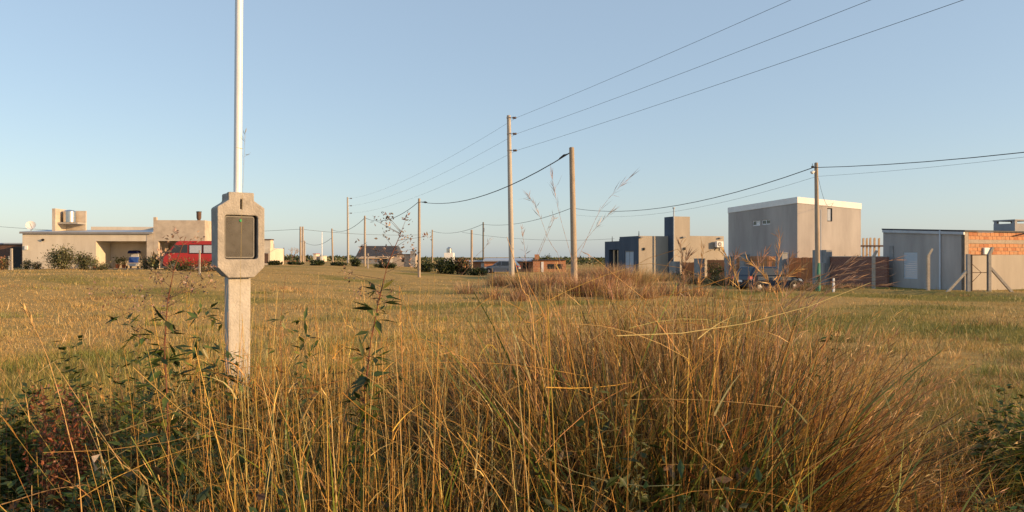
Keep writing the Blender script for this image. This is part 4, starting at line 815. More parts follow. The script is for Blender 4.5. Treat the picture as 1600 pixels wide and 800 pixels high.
for px, Y, w_, py, n_, lab in ((1085, 50, 40, 425, 500, 'dry rusty weeds before the grey block pillar'), (1140, 46, 30, 424, 420, 'dry weeds just left of the hatchback'), (1262, 41, 40, 436, 500, 'dry weeds before the nose of the hatchback'), (1320, 41, 60, 440, 500, 'low dry weeds at the foot of the brick wall'), (1205, 38.5, 60, 444, 420, 'low dry weeds beside the hatchback wheels')):
    clump(lab, px, Y, w_, py, RUSTY+OLIVE[:2], n_, 'dry weeds along the street fence', .02)
for j, px in enumerate((1306, 1322, 1340, 1356)):
    p = F0+D*fy(px)+E*.6
    shrub(('first', 'second', 'third', 'fourth')[j]+' clump from the left of creeper on top of the brick wall', px, p.y+.3, 22, 391+j % 2, DARKG+[(.12, .12, .03)], 160, .11, 'creeper', 'creeper', 'creeper along the brick wall')
# bare tree
bt = thing('bare_tree', 'leafless pinkish tree left of the paired timber pole', 'tree', (PX(457, 96), 96, Tf(PX(457, 96), 96)), 0)
tr_, cr_ = MB(), MB()
def branch(p, d, ln, r, dep):
    e = p+d*ln; (tr_ if dep > 2 else cr_).tube([p, p+d*ln*.5+Vector(rng.normal(0, .05, 3)), e], [r, r*.8, r*.6], 5)
    if dep == 0: return
    for _ in range(3 if dep > 1 else 2):
        nd = (d+Vector(rng.normal(0, .45, 3))+Vector((0, 0, .15))).normalized(); branch(e, nd, ln*.68, r*.6, dep-1)
branch(Vector((0, 0, -.1)), Vector((0, 0, 1)), .9, .09, 4)
tr_.build('trunk', 'rust_brown', bt); cr_.build('crown', 'mortar', bt)
# reddish dry grass clumps around the foot of the timber pole
CG = 'reddish dry grass clumps at the far field edge'
for px, Y, w_, py, n_, lab in ((770, 31, 30, 436, 260, 'small loose tuft left of the pole island'), (812, 29.5, 36, 437, 320, 'low loose tuft before the tall concrete pole'), (862, 30, 34, 436, 320, 'low loose rusty tuft nearest before the thick timber pole'), (965, 30.5, 40, 432, 420, 'ragged tuft at the right end of the rusty grass'), (1005, 32, 44, 430, 420, 'pale ragged tuft right of the rusty grass'), (1048, 34, 40, 428, 400, 'ragged tan tuft before the far street fence'), (1090, 34, 40, 436, 360, 'low tan tuft left of the hatchback'), (730, 36, 30, 433, 240, 'small tan tuft before the dark hedge'), (838, 36, 46, 424, 1500, 'dark red dry grass clump left of the thick timber pole'), (868, 35, 44, 418, 1700, 'rounded red brown clump just left of the thick timber pole'), (903, 33.5, 44, 423, 1500, 'tangled clump at the foot of the thick timber pole'), (936, 33.5, 54, 424, 1800, 'arching rusty clump right of the thick timber pole'), (950, 44, 60, 404, 2200, 'tall hazy pink brown grass left of the blue grey house'), (985, 46, 60, 407, 1800, 'tall hazy tan grass before the dark blue house wall'), (905, 45, 50, 408, 1500, 'tall hazy grass behind the thick timber pole'), (862, 48, 50, 411, 1300, 'tan grass before the hollow brick house'), (1022, 56, 70, 419, 1800, 'golden grass strip below the pale house wall'), (815, 44, 40, 417, 1200, 'tan grass clump at the foot of the tall concrete pole'), (785, 46, 40, 419, 900, 'low rusty weeds before the grey blue car')):
    clump(lab, px, Y, w_*1.25, py+3, [(.36, .24, .10), (.46, .32, .14), (.28, .19, .09)] if px in (1022, 985, 862, 815) else RUSTY+[(.44, .29, .12)], int(n_*.75), CG, .016, tipmul=1.3)
# far scrub closing the plain
v = VEG(); n_ = 26000; Y_ = rng.uniform(170, 420, n_); X_ = rng.uniform(-.95, .95, n_)*Y_; hh = rng.uniform(0, 1, n_)**1.5*(1.0+.8*np.sin(X_*.05)*np.sin(X_*.013+2))
P = np.stack([X_, Y_, T(X_, Y_)+hh.clip(0, 3)], 1); v.leaves(P, rng.normal(size=(n_, 3)), rng.uniform(.5, 1.3, n_), rng.uniform(.4, .9, n_), pick(n_, DARKG+OLIVE, None, .2))
tag(v.build('distant_scrub', 'leaf'), 'low dark scrub along the far edge of the plain', 'scrub', kind='stuff')

# ------------------------------------------------------------------ the mown field
v = VEG(); n_ = 330000
Y_ = 1/rng.uniform(1/58, 1/5.0, n_); X_ = rng.uniform(-1, 1, n_)*(.76*Y_+1.5)
# blades stand in little tufts
X_ += rng.normal(0, .12, n_); tu = np.sin(X_*3.1+np.sin(Y_*2.3)*2)*np.sin(Y_*2.7+np.sin(X_*1.9)*2)
g = np.clip(field_green(X_, Y_)+rng.normal(0, .18, n_), 0, 1)[:, None]
col = pick(n_, [STRAW, (.58, .39, .14), (.42, .26, .09), (.48, .31, .12)], [3, 2, 2, 1.5], .10)*(1-g)+pick(n_, [GREEN, (.24, .22, .055), (.15, .155, .033)], None, .12)*g
h_ = rng.uniform(.03, .095, n_)*(1+.7*tu)*(1+.9*(rng.uniform(0, 1, n_) < .04))
base = np.stack([X_, Y_, T(X_, Y_)-.01], 1)
v.blades(base, h_, rng.uniform(0, 2*np.pi, n_), np.abs(rng.normal(0, .5, n_)).clip(0, .9), np.abs(rng.normal(.15, .2, n_)), .0034*(Y_/5)**.9*rng.uniform(.6, 1.4, n_), col*.95, col*1.02, 2)
tag(v.build('field_grass', 'grass'), 'short mown field grass, straw yellow with green patches', 'grass', kind='stuff')
# low mounds of coarser grass breaking up the mown field
v = VEG(); nc = 640; Yc = 1/rng.uniform(1/40, 1/5.8, nc); Xc = rng.uniform(-1, 1, nc)*(.74*Yc); nb = 90; i = np.repeat(np.arange(nc), nb); n_ = len(i); rc = rng.uniform(.08, .3, nc)*(Yc/9)**.4
X_ = Xc[i]+rng.normal(0, 1, n_)*rc[i]*1.5; Y_ = Yc[i]+rng.normal(0, 1, n_)*rc[i]*.8; pc = pick(nc, [(.19, .19, .04), (.14, .155, .03), (.44, .29, .10), (.34, .21, .08), (.25, .22, .06)], [4, 3, 2, 2, 3], .12)
c = pc[i]*rng.uniform(.8, 1.2, (n_, 1)); v.blades(np.stack([X_, Y_, T(X_, Y_)-.01], 1), rng.uniform(.07, .22, n_)*rng.uniform(.6, 1.45, nc)[i], rng.uniform(0, 6.28, n_), np.abs(rng.normal(.1, .35, n_)).clip(0, .85), np.abs(rng.normal(.2, .2, n_)), .0036*(Y_.clip(4, 50)/5)**.85, c, c*1.03, 3)
tag(v.build('field_tufts', 'grass'), 'low coarse tufts and green mounds scattered over the mown field', 'grass', kind='stuff')
# taller seed stems and weeds scattered on the field
v = VEG(); n_ = 2600; Y_ = 1/rng.uniform(1/22, 1/5.6, n_); X_ = rng.uniform(-1, 1, n_)*(.76*Y_+1); keep = np.sin(X_*.8+2*np.sin(Y_*.4))*np.sin(Y_*.7) > -.2; X_, Y_ = X_[keep], Y_[keep]; n_ = len(X_)
c = pick(n_, [(.46, .29, .13), (.34, .19, .09), (.50, .36, .18), (.20, .19, .05)], None, .2)
v.blades(np.stack([X_, Y_, T(X_, Y_)], 1), rng.uniform(.15, .32, n_), rng.uniform(0, 6.28, n_), np.abs(rng.normal(0, .25, n_)), np.abs(rng.normal(.15, .15, n_)), .0035*(Y_/5)**.8, c, c*1.1, 3)
tag(v.build('field_seed_stems', 'grass'), 'scattered taller seed stems standing in the mown field', 'grass', kind='stuff')

# ------------------------------------------------------------------ tall grass in the foreground
hcx = [-300, 0, 150, 260, 450, 700, 800, 880, 1000, 1180, 1250, 1310, 1380, 1650, 1900]
hcv = [.70, .72, .80, 1.06, 1.16, 1.16, 1.30, 1.48, 1.54, 1.50, 1.12, .64, .54, .50, .48]
def hc(px, Y): return np.interp(px, hcx, hcv)*(1-.55*sstep(5.0, 6.3, Y))
def spots(n, px0, px1, y0=1.75, y1=5.9):
    Y_ = np.sqrt(rng.uniform(y0**2, y1**2, n)); px = rng.uniform(px0, px1, n); return px, np.stack([PX(px, Y_), Y_, np.zeros(n)-.02], 1)
GOLD = [(.72, .43, .10), (.60, .33, .07), (.76, .54, .20), (.46, .22, .045), (.66, .39, .10)]
BROWN = [(.33, .165, .042), (.20, .092, .024), (.47, .265, .068), (.10, .046, .014), (.43, .245, .054)]
GREENB = [(.10, .125, .022), (.14, .155, .03), (.065, .085, .018), (.20, .19, .05)]
def dens(px, xs, vs): return rng.uniform(0, 1, len(px)) < np.interp(px, xs, vs)
PLUME0 = [(.40, .20, .07), (.30, .14, .05)]
DEAD_SHADED = [(.060, .030, .012), (.042, .021, .009), (.085, .045, .018), (.035, .019, .010), (.15, .080, .028)]  # dead blades, darkened in colour for the deep shade inside the thicket
DGRN_SHADED = [(.035, .050, .009), (.06, .075, .013), (.022, .034, .008), (.10, .105, .02)]  # green blades, their colour lowered too as painted thicket shade
v = VEG()
# (a) clumps of leaf blades, each with its own height, colour and lean
def clumps(v, nc, px0, px1, y0, y1, nb, pal, hmul, rad=.11, wid=(.004, .012), droop=.22, lean=.26, hfun=None):
    px, cb = spots(nc, px0, px1, y0, y1); hh = (hc(px, cb[:, 1]) if hfun is None else hfun)*rng.uniform(*hmul, nc)
    i = np.repeat(np.arange(nc), nb); n = len(i); rr = np.abs(rng.normal(0, rad, n)); an = rng.uniform(0, 6.28, n)
    b = cb[i]+np.stack([np.cos(an)*rr, np.sin(an)*rr, 0*rr], 1); b[:, 1] = np.maximum(b[:, 1], 1.7)
    ca = rng.uniform(0, 6.28, nc); cl_ = np.abs(rng.normal(0, .12, nc))
    lx_ = np.cos(an)*rr/rad*lean*.6+np.cos(ca[i])*cl_[i]+rng.normal(0, lean*.5, n); ly_ = np.sin(an)*rr/rad*lean*.6+np.sin(ca[i])*cl_[i]+rng.normal(0, lean*.5, n)
    pc = pick(nc, pal, None, .12); c = np.where(rng.uniform(0, 1, (n, 1)) < .6, pc[i]*rng.uniform(.7, 1.3, (n, 1)), pick(n, pal, None, .25))
    v.blades(b, hh[i]*rng.uniform(.35, 1.05, n), np.arctan2(ly_, lx_), np.hypot(lx_, ly_).clip(0, .75), np.abs(rng.normal(droop, droop, n)).clip(0, .95), rng.uniform(*wid, n), c*.95, c*1.08, 5)
clumps(v, 26, -350, 260, 1.9, 5.6, 220, DEAD_SHADED+DGRN_SHADED, (.5, .8))
clumps(v, 70, 240, 820, 2.3, 5.4, 250, DEAD_SHADED+BROWN[:3]+DGRN_SHADED, (.55, .92))
clumps(v, 26, 260, 800, 2.1, 4.6, 160, GOLD, (.6, 1.0), .09, (.0025, .006))
clumps(v, 34, 780, 1300, 2.0, 2.9, 170, DEAD_SHADED+BROWN+DGRN_SHADED+GREENB[:1], (.3, .5))
clumps(v, 76, 790, 1300, 2.9, 5.2, 250, DEAD_SHADED+BROWN+DGRN_SHADED[:2], (.55, .98))
clumps(v, 24, 800, 1290, 2.9, 4.8, 200, BROWN+PLUME0, (.8, 1.05), .12, (.0025, .006), .3)
clumps(v, 70, 1290, 2300, 2.0, 6.2, 220, DEAD_SHADED+BROWN+GOLD[:2]+DGRN_SHADED, (.6, 1.1), .15, droop=.3, lean=.4)
clumps(v, 26, -350, 1900, 4.6, 6.4, 240, BROWN+GOLD+GREENB, (.6, .9), .16, (.003, .006))
px, b = spots(15000, -350, 2000, 1.9, 5.8); n_ = len(px); c = pick(n_, DEAD_SHADED+DGRN_SHADED, None, .25)      # litter and thin undergrowth, coloured dark to paint shade between the clumps
v.blades(b, hc(px, b[:, 1])*rng.uniform(.15, .55, n_), rng.uniform(0, 6.28, n_), np.abs(rng.normal(0, .4, n_)).clip(0, .9), np.abs(rng.normal(.2, .25, n_)).clip(0, .9), rng.uniform(.004, .013, n_), c, c, 4)
tag(v.build('tall_grass', 'grass'), 'dense tall grass filling the foreground, green, brown and golden blades mixed', 'grass', kind='stuff')
# broad leaves of creeping weeds under the grass
v = VEG(); px, b = spots(9000, -200, 1350, 2.0, 5.0); n_ = len(px); b[:, 2] = hc(px, b[:, 1])*rng.uniform(.05, .82, n_)*np.interp(px, [-200, 300, 500, 800, 1350], [1, 1, .85, .75, .75]); d = rng.normal(size=(n_, 3))+np.array([0, 0, .4])
v.leaves(b, d, rng.uniform(.03, .08, n_), rng.uniform(.012, .03, n_), pick(n_, [(.045, .065, .013), (.07, .09, .018), (.03, .045, .010), (.13, .14, .028), (.12, .07, .025)], None, .22), .2)
px, b = spots(1300, -200, 1350, 2.0, 5.0); n_ = len(px); e = b.copy(); e[:, :2] += rng.normal(0, .08, (n_, 2)); e[:, 2] = hc(px, b[:, 1])*rng.uniform(.4, .85, n_); v.stalks(b, e, rng.uniform(.001, .002, n_), pick(n_, [(.09, .06, .025), (.06, .07, .02)], None, .2))
tag(v.build('undergrowth', 'leaf'), 'dark leafy undergrowth beneath the tall grass', 'undergrowth', kind='stuff')
# (b) golden straw stalks, upright and leaning
v = VEG(); px, b = spots(5200, -350, 1900, 1.8, 5.2)
k_ = dens(px, [-300, 0, 150, 270, 380, 640, 780, 900, 1200, 1330, 1500, 1900], [.08, .16, .30, .75, 1, 1, .6, .26, .20, .16, .10, .08]); px, b = px[k_], b[k_]; n_ = len(px)
H_ = hc(px, b[:, 1])*np.where(rng.uniform(0, 1, n_) < .14, rng.uniform(1.0, 1.3, n_), rng.uniform(.5, 1.02, n_)); az = rng.uniform(0, 6.28, n_); ln_ = np.where(rng.uniform(0, 1, n_) < .25, rng.uniform(.3, 1.0, n_), np.abs(rng.normal(0, .15, n_)))
tip = b+np.stack([np.cos(az)*H_*ln_, np.sin(az)*H_*ln_*.7, H_*np.sqrt(np.clip(1-ln_**2*.75, .1, 1))], 1)
tip[:, 1] = np.maximum(tip[:, 1], 1.45); tip[:, 2] = np.minimum(tip[:, 2], 1.46+rng.normal(0, .03, n_))
v.stalks(b, tip, rng.uniform(.0010, .0030, n_), pick(n_, GOLD, None, .16), rng.normal(0, .03, n_))
# dry leaves hanging on the straw
m_ = n_*2; i = np.arange(m_) % n_; f_ = rng.uniform(.2, .95, (m_, 1)); p = b[i]*(1-f_)+tip[i]*f_
v.blades(p, rng.uniform(.06, .22, m_), rng.uniform(0, 6.28, m_), rng.uniform(.3, .9, m_), rng.uniform(.0, .9, m_), rng.uniform(.002, .007, m_), pick(m_, GOLD, None, .2), None, 4)
tag(v.build('straw_stalks', 'grass'), 'thicket of golden dry straw stalks, many bent and crossing', 'grass', kind='stuff')
# (c) fallen stalks lying across the thicket
v = VEG(); n_ = 260; px = rng.uniform(150, 1380, n_); Y_ = rng.uniform(2.2, 4.6, n_); L_ = rng.uniform(.3, .95, n_); az = rng.uniform(0, 6.28, n_); el = rng.normal(.1, .4, n_)
z_ = hc(px, Y_)*rng.uniform(.45, .95, n_); a = np.stack([PX(px, Y_), Y_, z_], 1); dv_ = np.stack([np.cos(az)*np.cos(el), np.sin(az)*np.cos(el)*.5, np.sin(el)], 1)*L_[:, None]*.5
v.stalks(a-dv_, a+dv_, rng.uniform(.0010, .0024, n_), pick(n_, GOLD, None, .15), rng.normal(0, .05, n_)); tag(v.build('fallen_stalks', 'grass'), 'broken straw stalks lying across the tall grass', 'grass', kind='stuff')
# (d) brown tussocks with fine seed plumes, middle right
def culms(v, n, px0, px1, y0, y1, hmin, hmax, ax, spread, pal, plume=9):
    px, b = spots(n, px0, px1, y0, y1); H_ = rng.uniform(hmin, hmax, n)
    lx_ = rng.normal(ax, spread, n); ly_ = rng.normal(0, spread*.6, n); az = np.arctan2(ly_, lx_); ln_ = np.hypot(lx_, ly_).clip(0, .8)
    c = pick(n, pal, None, .18); cen = v.blades(b, H_, az, ln_*.7, ln_*.45, np.full(n, .0022), c*.9, c*1.1, 7, taper=.6)
    m = n*plume; i = np.repeat(np.arange(n), plume); f = rng.uniform(.74, 1.0, m)*7; k0 = np.floor(f).astype(int).clip(0, 6); fr = (f-k0)[:, None]
    p = cen[i, k0]*(1-fr)+cen[i, k0+1]*fr; d = cen[i, k0+1]-cen[i, k0]; d /= np.linalg.norm(d, axis=1)[:, None]+1e-9
    d = d+rng.normal(0, .38, (m, 3)); v.leaves(p, d, rng.uniform(.03, .085, m), rng.uniform(.0022, .005, m), np.clip(c[i]*rng.uniform(.9, 1.35, (m, 1)), 0, .8), .1)
PLUME = [(.44, .25, .09), (.36, .185, .065), (.52, .33, .13), (.38, .19, .075)]
v = VEG(); culms(v, 300, 780, 1310, 2.9, 5.4, .9, 1.45, .04, .22, PLUME); culms(v, 170, 1150, 1330, 2.8, 5.0, .8, 1.38, .32, .2, PLUME, 11); culms(v, 130, 820, 1250, 3.4, 5.4, 1.2, 1.5, .05, .2, PLUME, 8); culms(v, 300, 1290, 1700, 3.6, 6.4, .35, .66, .1, .3, PLUME, 7); culms(v, 120, 420, 800, 3.0, 5.6, .9, 1.3, .0, .16, PLUME+GOLD[:2], 6); culms(v, 60, -50, 420, 3.5, 5.8, .7, 1.05, .0, .2, PLUME+GOLD[:2], 6)
tag(v.build('seed_plumes', 'grass'), 'fine reddish seed plumes rising from the tall grass', 'grass', kind='stuff')
TG = 'big tussocks in the foreground'
def tussock(label, px, Y, rad, h, n, pal, wid, lean=.32, dirx=0.0, tip=1.15):
    v = VEG(); b = np.stack([rng.normal(0, rad, n), rng.normal(0, rad, n), np.zeros(n)-.02], 1); az = np.arctan2(b[:, 1]+rng.normal(0, rad*.8, n), b[:, 0]+rng.normal(dirx*rad*2, rad*.8, n))
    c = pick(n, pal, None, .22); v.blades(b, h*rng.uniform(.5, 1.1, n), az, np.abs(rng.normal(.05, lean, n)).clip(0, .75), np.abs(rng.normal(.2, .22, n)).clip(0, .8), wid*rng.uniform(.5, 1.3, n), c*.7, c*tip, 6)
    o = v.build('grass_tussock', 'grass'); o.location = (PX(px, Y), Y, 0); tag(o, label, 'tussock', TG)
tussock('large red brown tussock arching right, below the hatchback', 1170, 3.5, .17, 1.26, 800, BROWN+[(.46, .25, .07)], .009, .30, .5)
tussock('dark brown tussock in the middle of the foreground', 1010, 3.3, .17, 1.2, 700, BROWN+DEAD_SHADED+DGRN_SHADED, .010)
tussock('brown and green tussock below the thick timber pole', 890, 3.7, .16, 1.2, 700, BROWN+DEAD_SHADED[:2]+DGRN_SHADED, .010)
tussock('olive tussock with broad green blades right of the middle', 1090, 4.3, .18, 1.22, 700, BROWN+DGRN_SHADED+GREENB[:1], .010, .28)
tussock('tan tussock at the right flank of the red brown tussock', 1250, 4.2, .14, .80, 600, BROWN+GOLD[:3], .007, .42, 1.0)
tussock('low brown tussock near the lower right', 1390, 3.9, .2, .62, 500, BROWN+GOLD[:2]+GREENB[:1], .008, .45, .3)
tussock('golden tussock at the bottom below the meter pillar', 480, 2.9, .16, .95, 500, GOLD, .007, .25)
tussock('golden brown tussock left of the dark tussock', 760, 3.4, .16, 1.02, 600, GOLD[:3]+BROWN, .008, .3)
v = VEG()
for px, py0, Yb, tx, ty, n_ in ((895, 640, 3.4, 960, 500, 5), (1215, 600, 3.2, 1250, 520, 6), (1150, 700, 3.0, 1180, 560, 6), (900, 600, 3.6, 850, 490, 5), (470, 720, 2.8, 480, 560, 4), (1090, 640, 3.1, 1110, 520, 4), (640, 720, 2.7, 650, 600, 4), (960, 700, 2.8, 930, 560, 6), (1040, 720, 2.6, 1080, 600, 6), (1240, 640, 3.6, 1290, 540, 5), (820, 660, 3.2, 800, 540, 5), (1300, 760, 2.6, 1330, 690, 5), (380, 760, 2.6, 360, 640, 4), (540, 740, 2.6, 560, 620, 4), (1450, 780, 2.8, 1470, 700, 6)):
    n_ += 3
    b = np.stack([PX(px, Yb)+rng.normal(0, .05, n_), Yb+rng.normal(0, .05, n_), np.zeros(n_)], 1); hh = PZ(ty, Yb)*rng.uniform(.9, 1.25, n_); dxx = PX(tx, Yb)-PX(px, Yb)
    az = np.arctan2(rng.normal(0, .2, n_), np.full(n_, dxx)+rng.normal(0, .12, n_)); c = pick(n_, [(.13, .165, .028), (.18, .205, .035), (.09, .12, .022)], None, .15)
    v.blades(b, hh, az, rng.uniform(.1, .4, n_), rng.uniform(.05, .4, n_), rng.uniform(.011, .02, n_), c, c*1.15, 8)
tag(v.build('broad_green_blades', 'grass'), 'broad green grass blades arching out of the brown grass', 'grass', kind='stuff')

# ------------------------------------------------------------------ single stalks that stand out
def stalk(label, pts, r, pal, plume=0, pl=.06, name='grass_stalk', group='single tall stalks', spread=.35, pstart=.8, root=True):
    """pts: (px, py, Y) of points along the stalk, lowest first"""
    W = [Vector((PX(p, Y_), Y_, PZ(y, Y_))) for p, y, Y_ in pts]
    if root:
        d0 = (W[1]-W[0]); W = [Vector((W[0].x-d0.x*.25, W[0].y, -.02))]+W
    P = []
    for i in range(len(W)-1):
        p0, p1, p2, p3 = W[max(i-1, 0)], W[i], W[i+1], W[min(i+2, len(W)-1)]
        for t_ in np.linspace(0, 1, 5)[:-1]: P.append(.5*((2*p1)+(p2-p0)*t_+(2*p0-5*p1+4*p2-p3)*t_**2+(-p0+3*p1-3*p2+p3)*t_**3))
    P.append(W[-1]); o0 = P[0].copy(); A = np.array([list(p-o0) for p in P]); v = VEG(); n_ = len(A)-1
    rr = np.linspace(r, r*.35, n_+1); c = pick(1, pal, None, .1)
    for i in range(n_): v.stalks(A[i:i+1], A[i+1:i+2], np.array([rr[i]]), c, 0.0, 1, 4)
    if plume:
        f = rng.uniform(pstart, 1, plume)*n_; k0 = np.floor(f).astype(int).clip(0, n_-1); fr = (f-k0)[:, None]; p = A[k0]*(1-fr)+A[k0+1]*fr; d = A[k0+1]-A[k0]; d /= np.linalg.norm(d, axis=1)[:, None]
        v.leaves(p, d+rng.normal(0, spread, (plume, 3)), rng.uniform(.5, 1.4, plume)*pl, rng.uniform(.4, 1, plume)*min(.006, r*2.0), np.clip(np.repeat(c, plume, 0)*rng.uniform(.8, 1.3, (plume, 1)), 0, .8), .1)
    o = v.build(name, 'grass'); o.location = o0; tag(o, label, 'grass stalk', group); return o
ST = [(.52, .32, .11)]; SR = [(.36, .21, .13)]
stalk('tall red tinged seed stalk against the sky, highest left of the thick timber pole', [(925, 520, 3.4), (895, 410, 3.4), (873, 330, 3.4), (862, 272, 3.4)], .0016, SR, 26, .06, spread=.22, pstart=.72)
stalk('seed stalk with curved pink plume right of the tall concrete pole', [(885, 470, 3.5), (855, 370, 3.5), (838, 325, 3.5), (826, 307, 3.5)], .0016, SR, 26, .05, spread=.3, pstart=.6)
stalk('higher of the two thin stalks leaning right into the sky by the thick timber pole', [(850, 500, 3.3), (900, 410, 3.3), (940, 325, 3.3), (983, 278, 3.3)], .0016, SR, 16, .07, spread=.25, pstart=.7)
stalk('lower of the two thin stalks leaning right into the sky by the thick timber pole', [(800, 560, 3.2), (862, 450, 3.2), (915, 375, 3.2), (955, 331, 3.2)], .0016, SR, 14, .05, spread=.3)
stalk('thin stalk leaning right between the tall concrete pole and the thick timber pole', [(800, 520, 3.4), (838, 410, 3.4), (858, 360, 3.4), (868, 338, 3.4)], .0019, SR, 6, .03)
stalk('thin stalk crossing low before the hollow brick house', [(790, 540, 3.6), (835, 410, 3.6), (852, 368, 3.6), (864, 336, 3.6)], .0017, SR, 6, .03)
stalk('bright straw stalk leaning left across the foot of the tall concrete pole', [(835, 530, 3.0), (815, 450, 3.0), (803, 405, 3.0), (792, 370, 3.0)], .0042, ST, 0)
stalk('upright fuzzy stalk right of the tall concrete pole', [(830, 520, 3.6), (824, 440, 3.6), (820, 390, 3.6), (815, 358, 3.6)], .002, SR, 24, .035, spread=.5, pstart=.55)
stalk('faint stalk leaning right across the thin dark pole', [(700, 500, 3.8), (738, 410, 3.8), (757, 388, 3.8), (766, 371, 3.8)], .0016, SR, 6, .03)
stalk('yellow green stem rising in front of the meter pillar and pipe', [(372, 640, 3.9), (375, 480, 3.9), (378, 330, 3.9), (383, 205, 3.9)], .0024, [(.42, .30, .09)], 14, .04, spread=.6, pstart=.86)
stalk('thick golden stalk at the far left, leaning left with a frayed tip', [(128, 800, 2.2), (108, 680, 2.2), (75, 560, 2.2), (38, 482, 2.2)], .0032, ST, 14, .03, spread=.35, pstart=.82)
stalk('thick golden stalk at the lower left, leaning left from the bottom', [(240, 800, 2.0), (190, 725, 2.0), (140, 650, 2.0), (84, 566, 2.0)], .0034, ST, 0)
stalk('nearly level golden stalk at the lower left corner', [(-40, 800, 2.1), (20, 783, 2.1), (80, 765, 2.1), (138, 757, 2.1)], .0026, ST, 8, .02, root=False)
stalk('long golden stalk slanting up to the right from the leaning pair', [(165, 680, 2.3), (240, 655, 2.3), (330, 620, 2.3), (410, 585, 2.3)], .0024, ST, 0, root=False)
stalk('straw stalk with frayed head leaning right across the field, left of centre', [(660, 560, 3.0), (700, 520, 3.0), (745, 480, 3.0), (785, 450, 3.0)], .003, ST, 10, .04, spread=.2, pstart=.6)
stalk('long arching stalk slanting right over the right hand field', [(1120, 640, 3.0), (1180, 560, 3.0), (1250, 510, 3.0), (1315, 490, 3.0)], .0022, ST, 8, .04)
stalk('pale stalk slanting down right across the straw, below the meter pillar', [(700, 690, 2.6), (590, 600, 2.6), (500, 545, 2.6), (430, 500, 2.6)], .0022, ST, 0, root=False)
stalk('upright golden stalk left of the thick timber pole foot', [(880, 560, 3.4), (884, 480, 3.4), (880, 440, 3.4), (868, 410, 3.4)], .0022, ST, 6, .05)
stalk('thick straw stalk slanting left above the middle tussock', [(1010, 470, 3.4), (960, 430, 3.4), (935, 408, 3.4), (918, 398, 3.4)], .0028, ST, 6, .03, root=False)
for j, (tx, ty) in enumerate(((1400, 400), (1392, 425), (1372, 412), (1350, 395), (1385, 440), (1330, 430))):
    stalk(('topmost', 'second highest', 'third', 'steepest', 'lowest', 'shortest')[j]+' plumed stalk of the fan arching right before the brick wall', [(1175+8*j, 560, 3.9), (1215+8*j, 480+4*j, 3.9), (1275+6*j, (ty+455)/2+4, 3.9), (tx, ty+6, 3.9)], .0026, SR, 46, .07, spread=.2, pstart=.5, group='plumed stalks fanning before the brick wall')
for j, (tx, ty, bx) in enumerate(((1218, 365, 1212), (1195, 395, 1160), (1150, 400, 1120), (1062, 378, 1075), (1075, 400, 1050), (1235, 405, 1215), (1130, 392, 1175), (1100, 388, 1085), (1250, 420, 1170), (1168, 408, 1240))):
    stalk(('tallest upright', 'right leaning', 'slanting', 'left leaning', 'low bushy', 'short', 'curved', 'thin straight', 'low arching', 'left arching')[j]+' plumed stalk before the wooden street fence', [(bx, 560, 3.7), ((bx*2+tx)/3, 470, 3.7), ((bx+tx*2)/3, (ty+450)/2, 3.7), (tx, ty, 3.7)], .003, SR+ST, 44, .06, spread=.4, pstart=.5, group='plumed stalks before the street fence')

# ------------------------------------------------------------------ leafy weeds
LEAFD = [(.058, .088, .020), (.080, .115, .026), (.038, .060, .016), (.14, .16, .032)]
MIDL_ = LEAFD+[(.13, .155, .03), (.20, .205, .045)]
def weed(label, pts, r, nleaf, leaf, pal, stemc, head=None, headc=(.32, .20, .13), lr=(.15, .9), group='leafy weeds'):
    W = [Vector((PX(p, Y_), Y_, PZ(y, Y_))) for p, y, Y_ in pts]; W = [Vector((W[0].x, W[0].y, -.02))]+W; o0 = W[0].copy()
    t = thing('tall_weed', label, 'weed', o0, 0, group); A = np.array([list(p-o0) for p in W]); st = VEG(); n_ = len(A)-1; rr = np.linspace(r, r*.4, n_+1); sc = np.array([stemc])
    for i in range(n_): st.stalks(A[i:i+1], A[i+1:i+2], np.array([rr[i]]), sc, 0.0, 2, 5)
    sl_ = np.concatenate([[0], np.cumsum(np.linalg.norm(np.diff(A, axis=0), axis=1))]); tot = sl_[-1]
    def at_(f): return np.stack([np.interp(f*tot, sl_, A[:, k]) for k in range(3)], 1)
    v = VEG(); f = np.sort(rng.uniform(*lr, nleaf)); p = at_(f); az = np.arange(nleaf)*2.4+rng.normal(0, .4, nleaf)
    d = np.stack([np.cos(az), np.sin(az), rng.uniform(-.2, .7, nleaf)], 1)
    tw = p+d*leaf*.5*rng.uniform(.1, 1, (nleaf, 1)); st.stalks(p, tw, np.full(nleaf, r*.35), np.repeat(sc, nleaf, 0), 0.0, 1)
    for k_ in range(2): v.leaves(tw, d+rng.normal(0, .55, (nleaf, 3))-np.array([0, 0, .3]), rng.uniform(.6, 1.3, nleaf)*leaf, rng.uniform(.22, .36, nleaf)*leaf, pick(nleaf, pal, None, .2), .2, np.array([0, 0, 1.]))
    if head:
        nb, sp_, hh = head; hb = at_(rng.uniform(.80, 1, nb)); tips = hb+np.stack([rng.normal(0, sp_, nb), rng.normal(0, sp_*.7, nb), rng.uniform(.2, 1, nb)*hh], 1); st.stalks(hb, tips, np.full(nb, .0012), np.repeat(np.array([headc])*.8, nb, 0), 0.0, 2)
        m = nb*12; i = np.repeat(np.arange(nb), 12); hd = VEG(); hd.leaves(tips[i]+rng.normal(0, .012, (m, 3)), rng.normal(size=(m, 3))+np.array([0, 0, .5]), rng.uniform(.008, .02, m), rng.uniform(.004, .01, m), pick(m, [headc, (headc[0]*1.3, headc[1]*1.4, headc[2]*1.5), (.2, .12, .08)], None, .2)); tag(hd.build('seed_head', 'leaf', t), kind='stuff')
    st.build('stem', 'leaf', t); v.build('foliage', 'leaf', t); return t
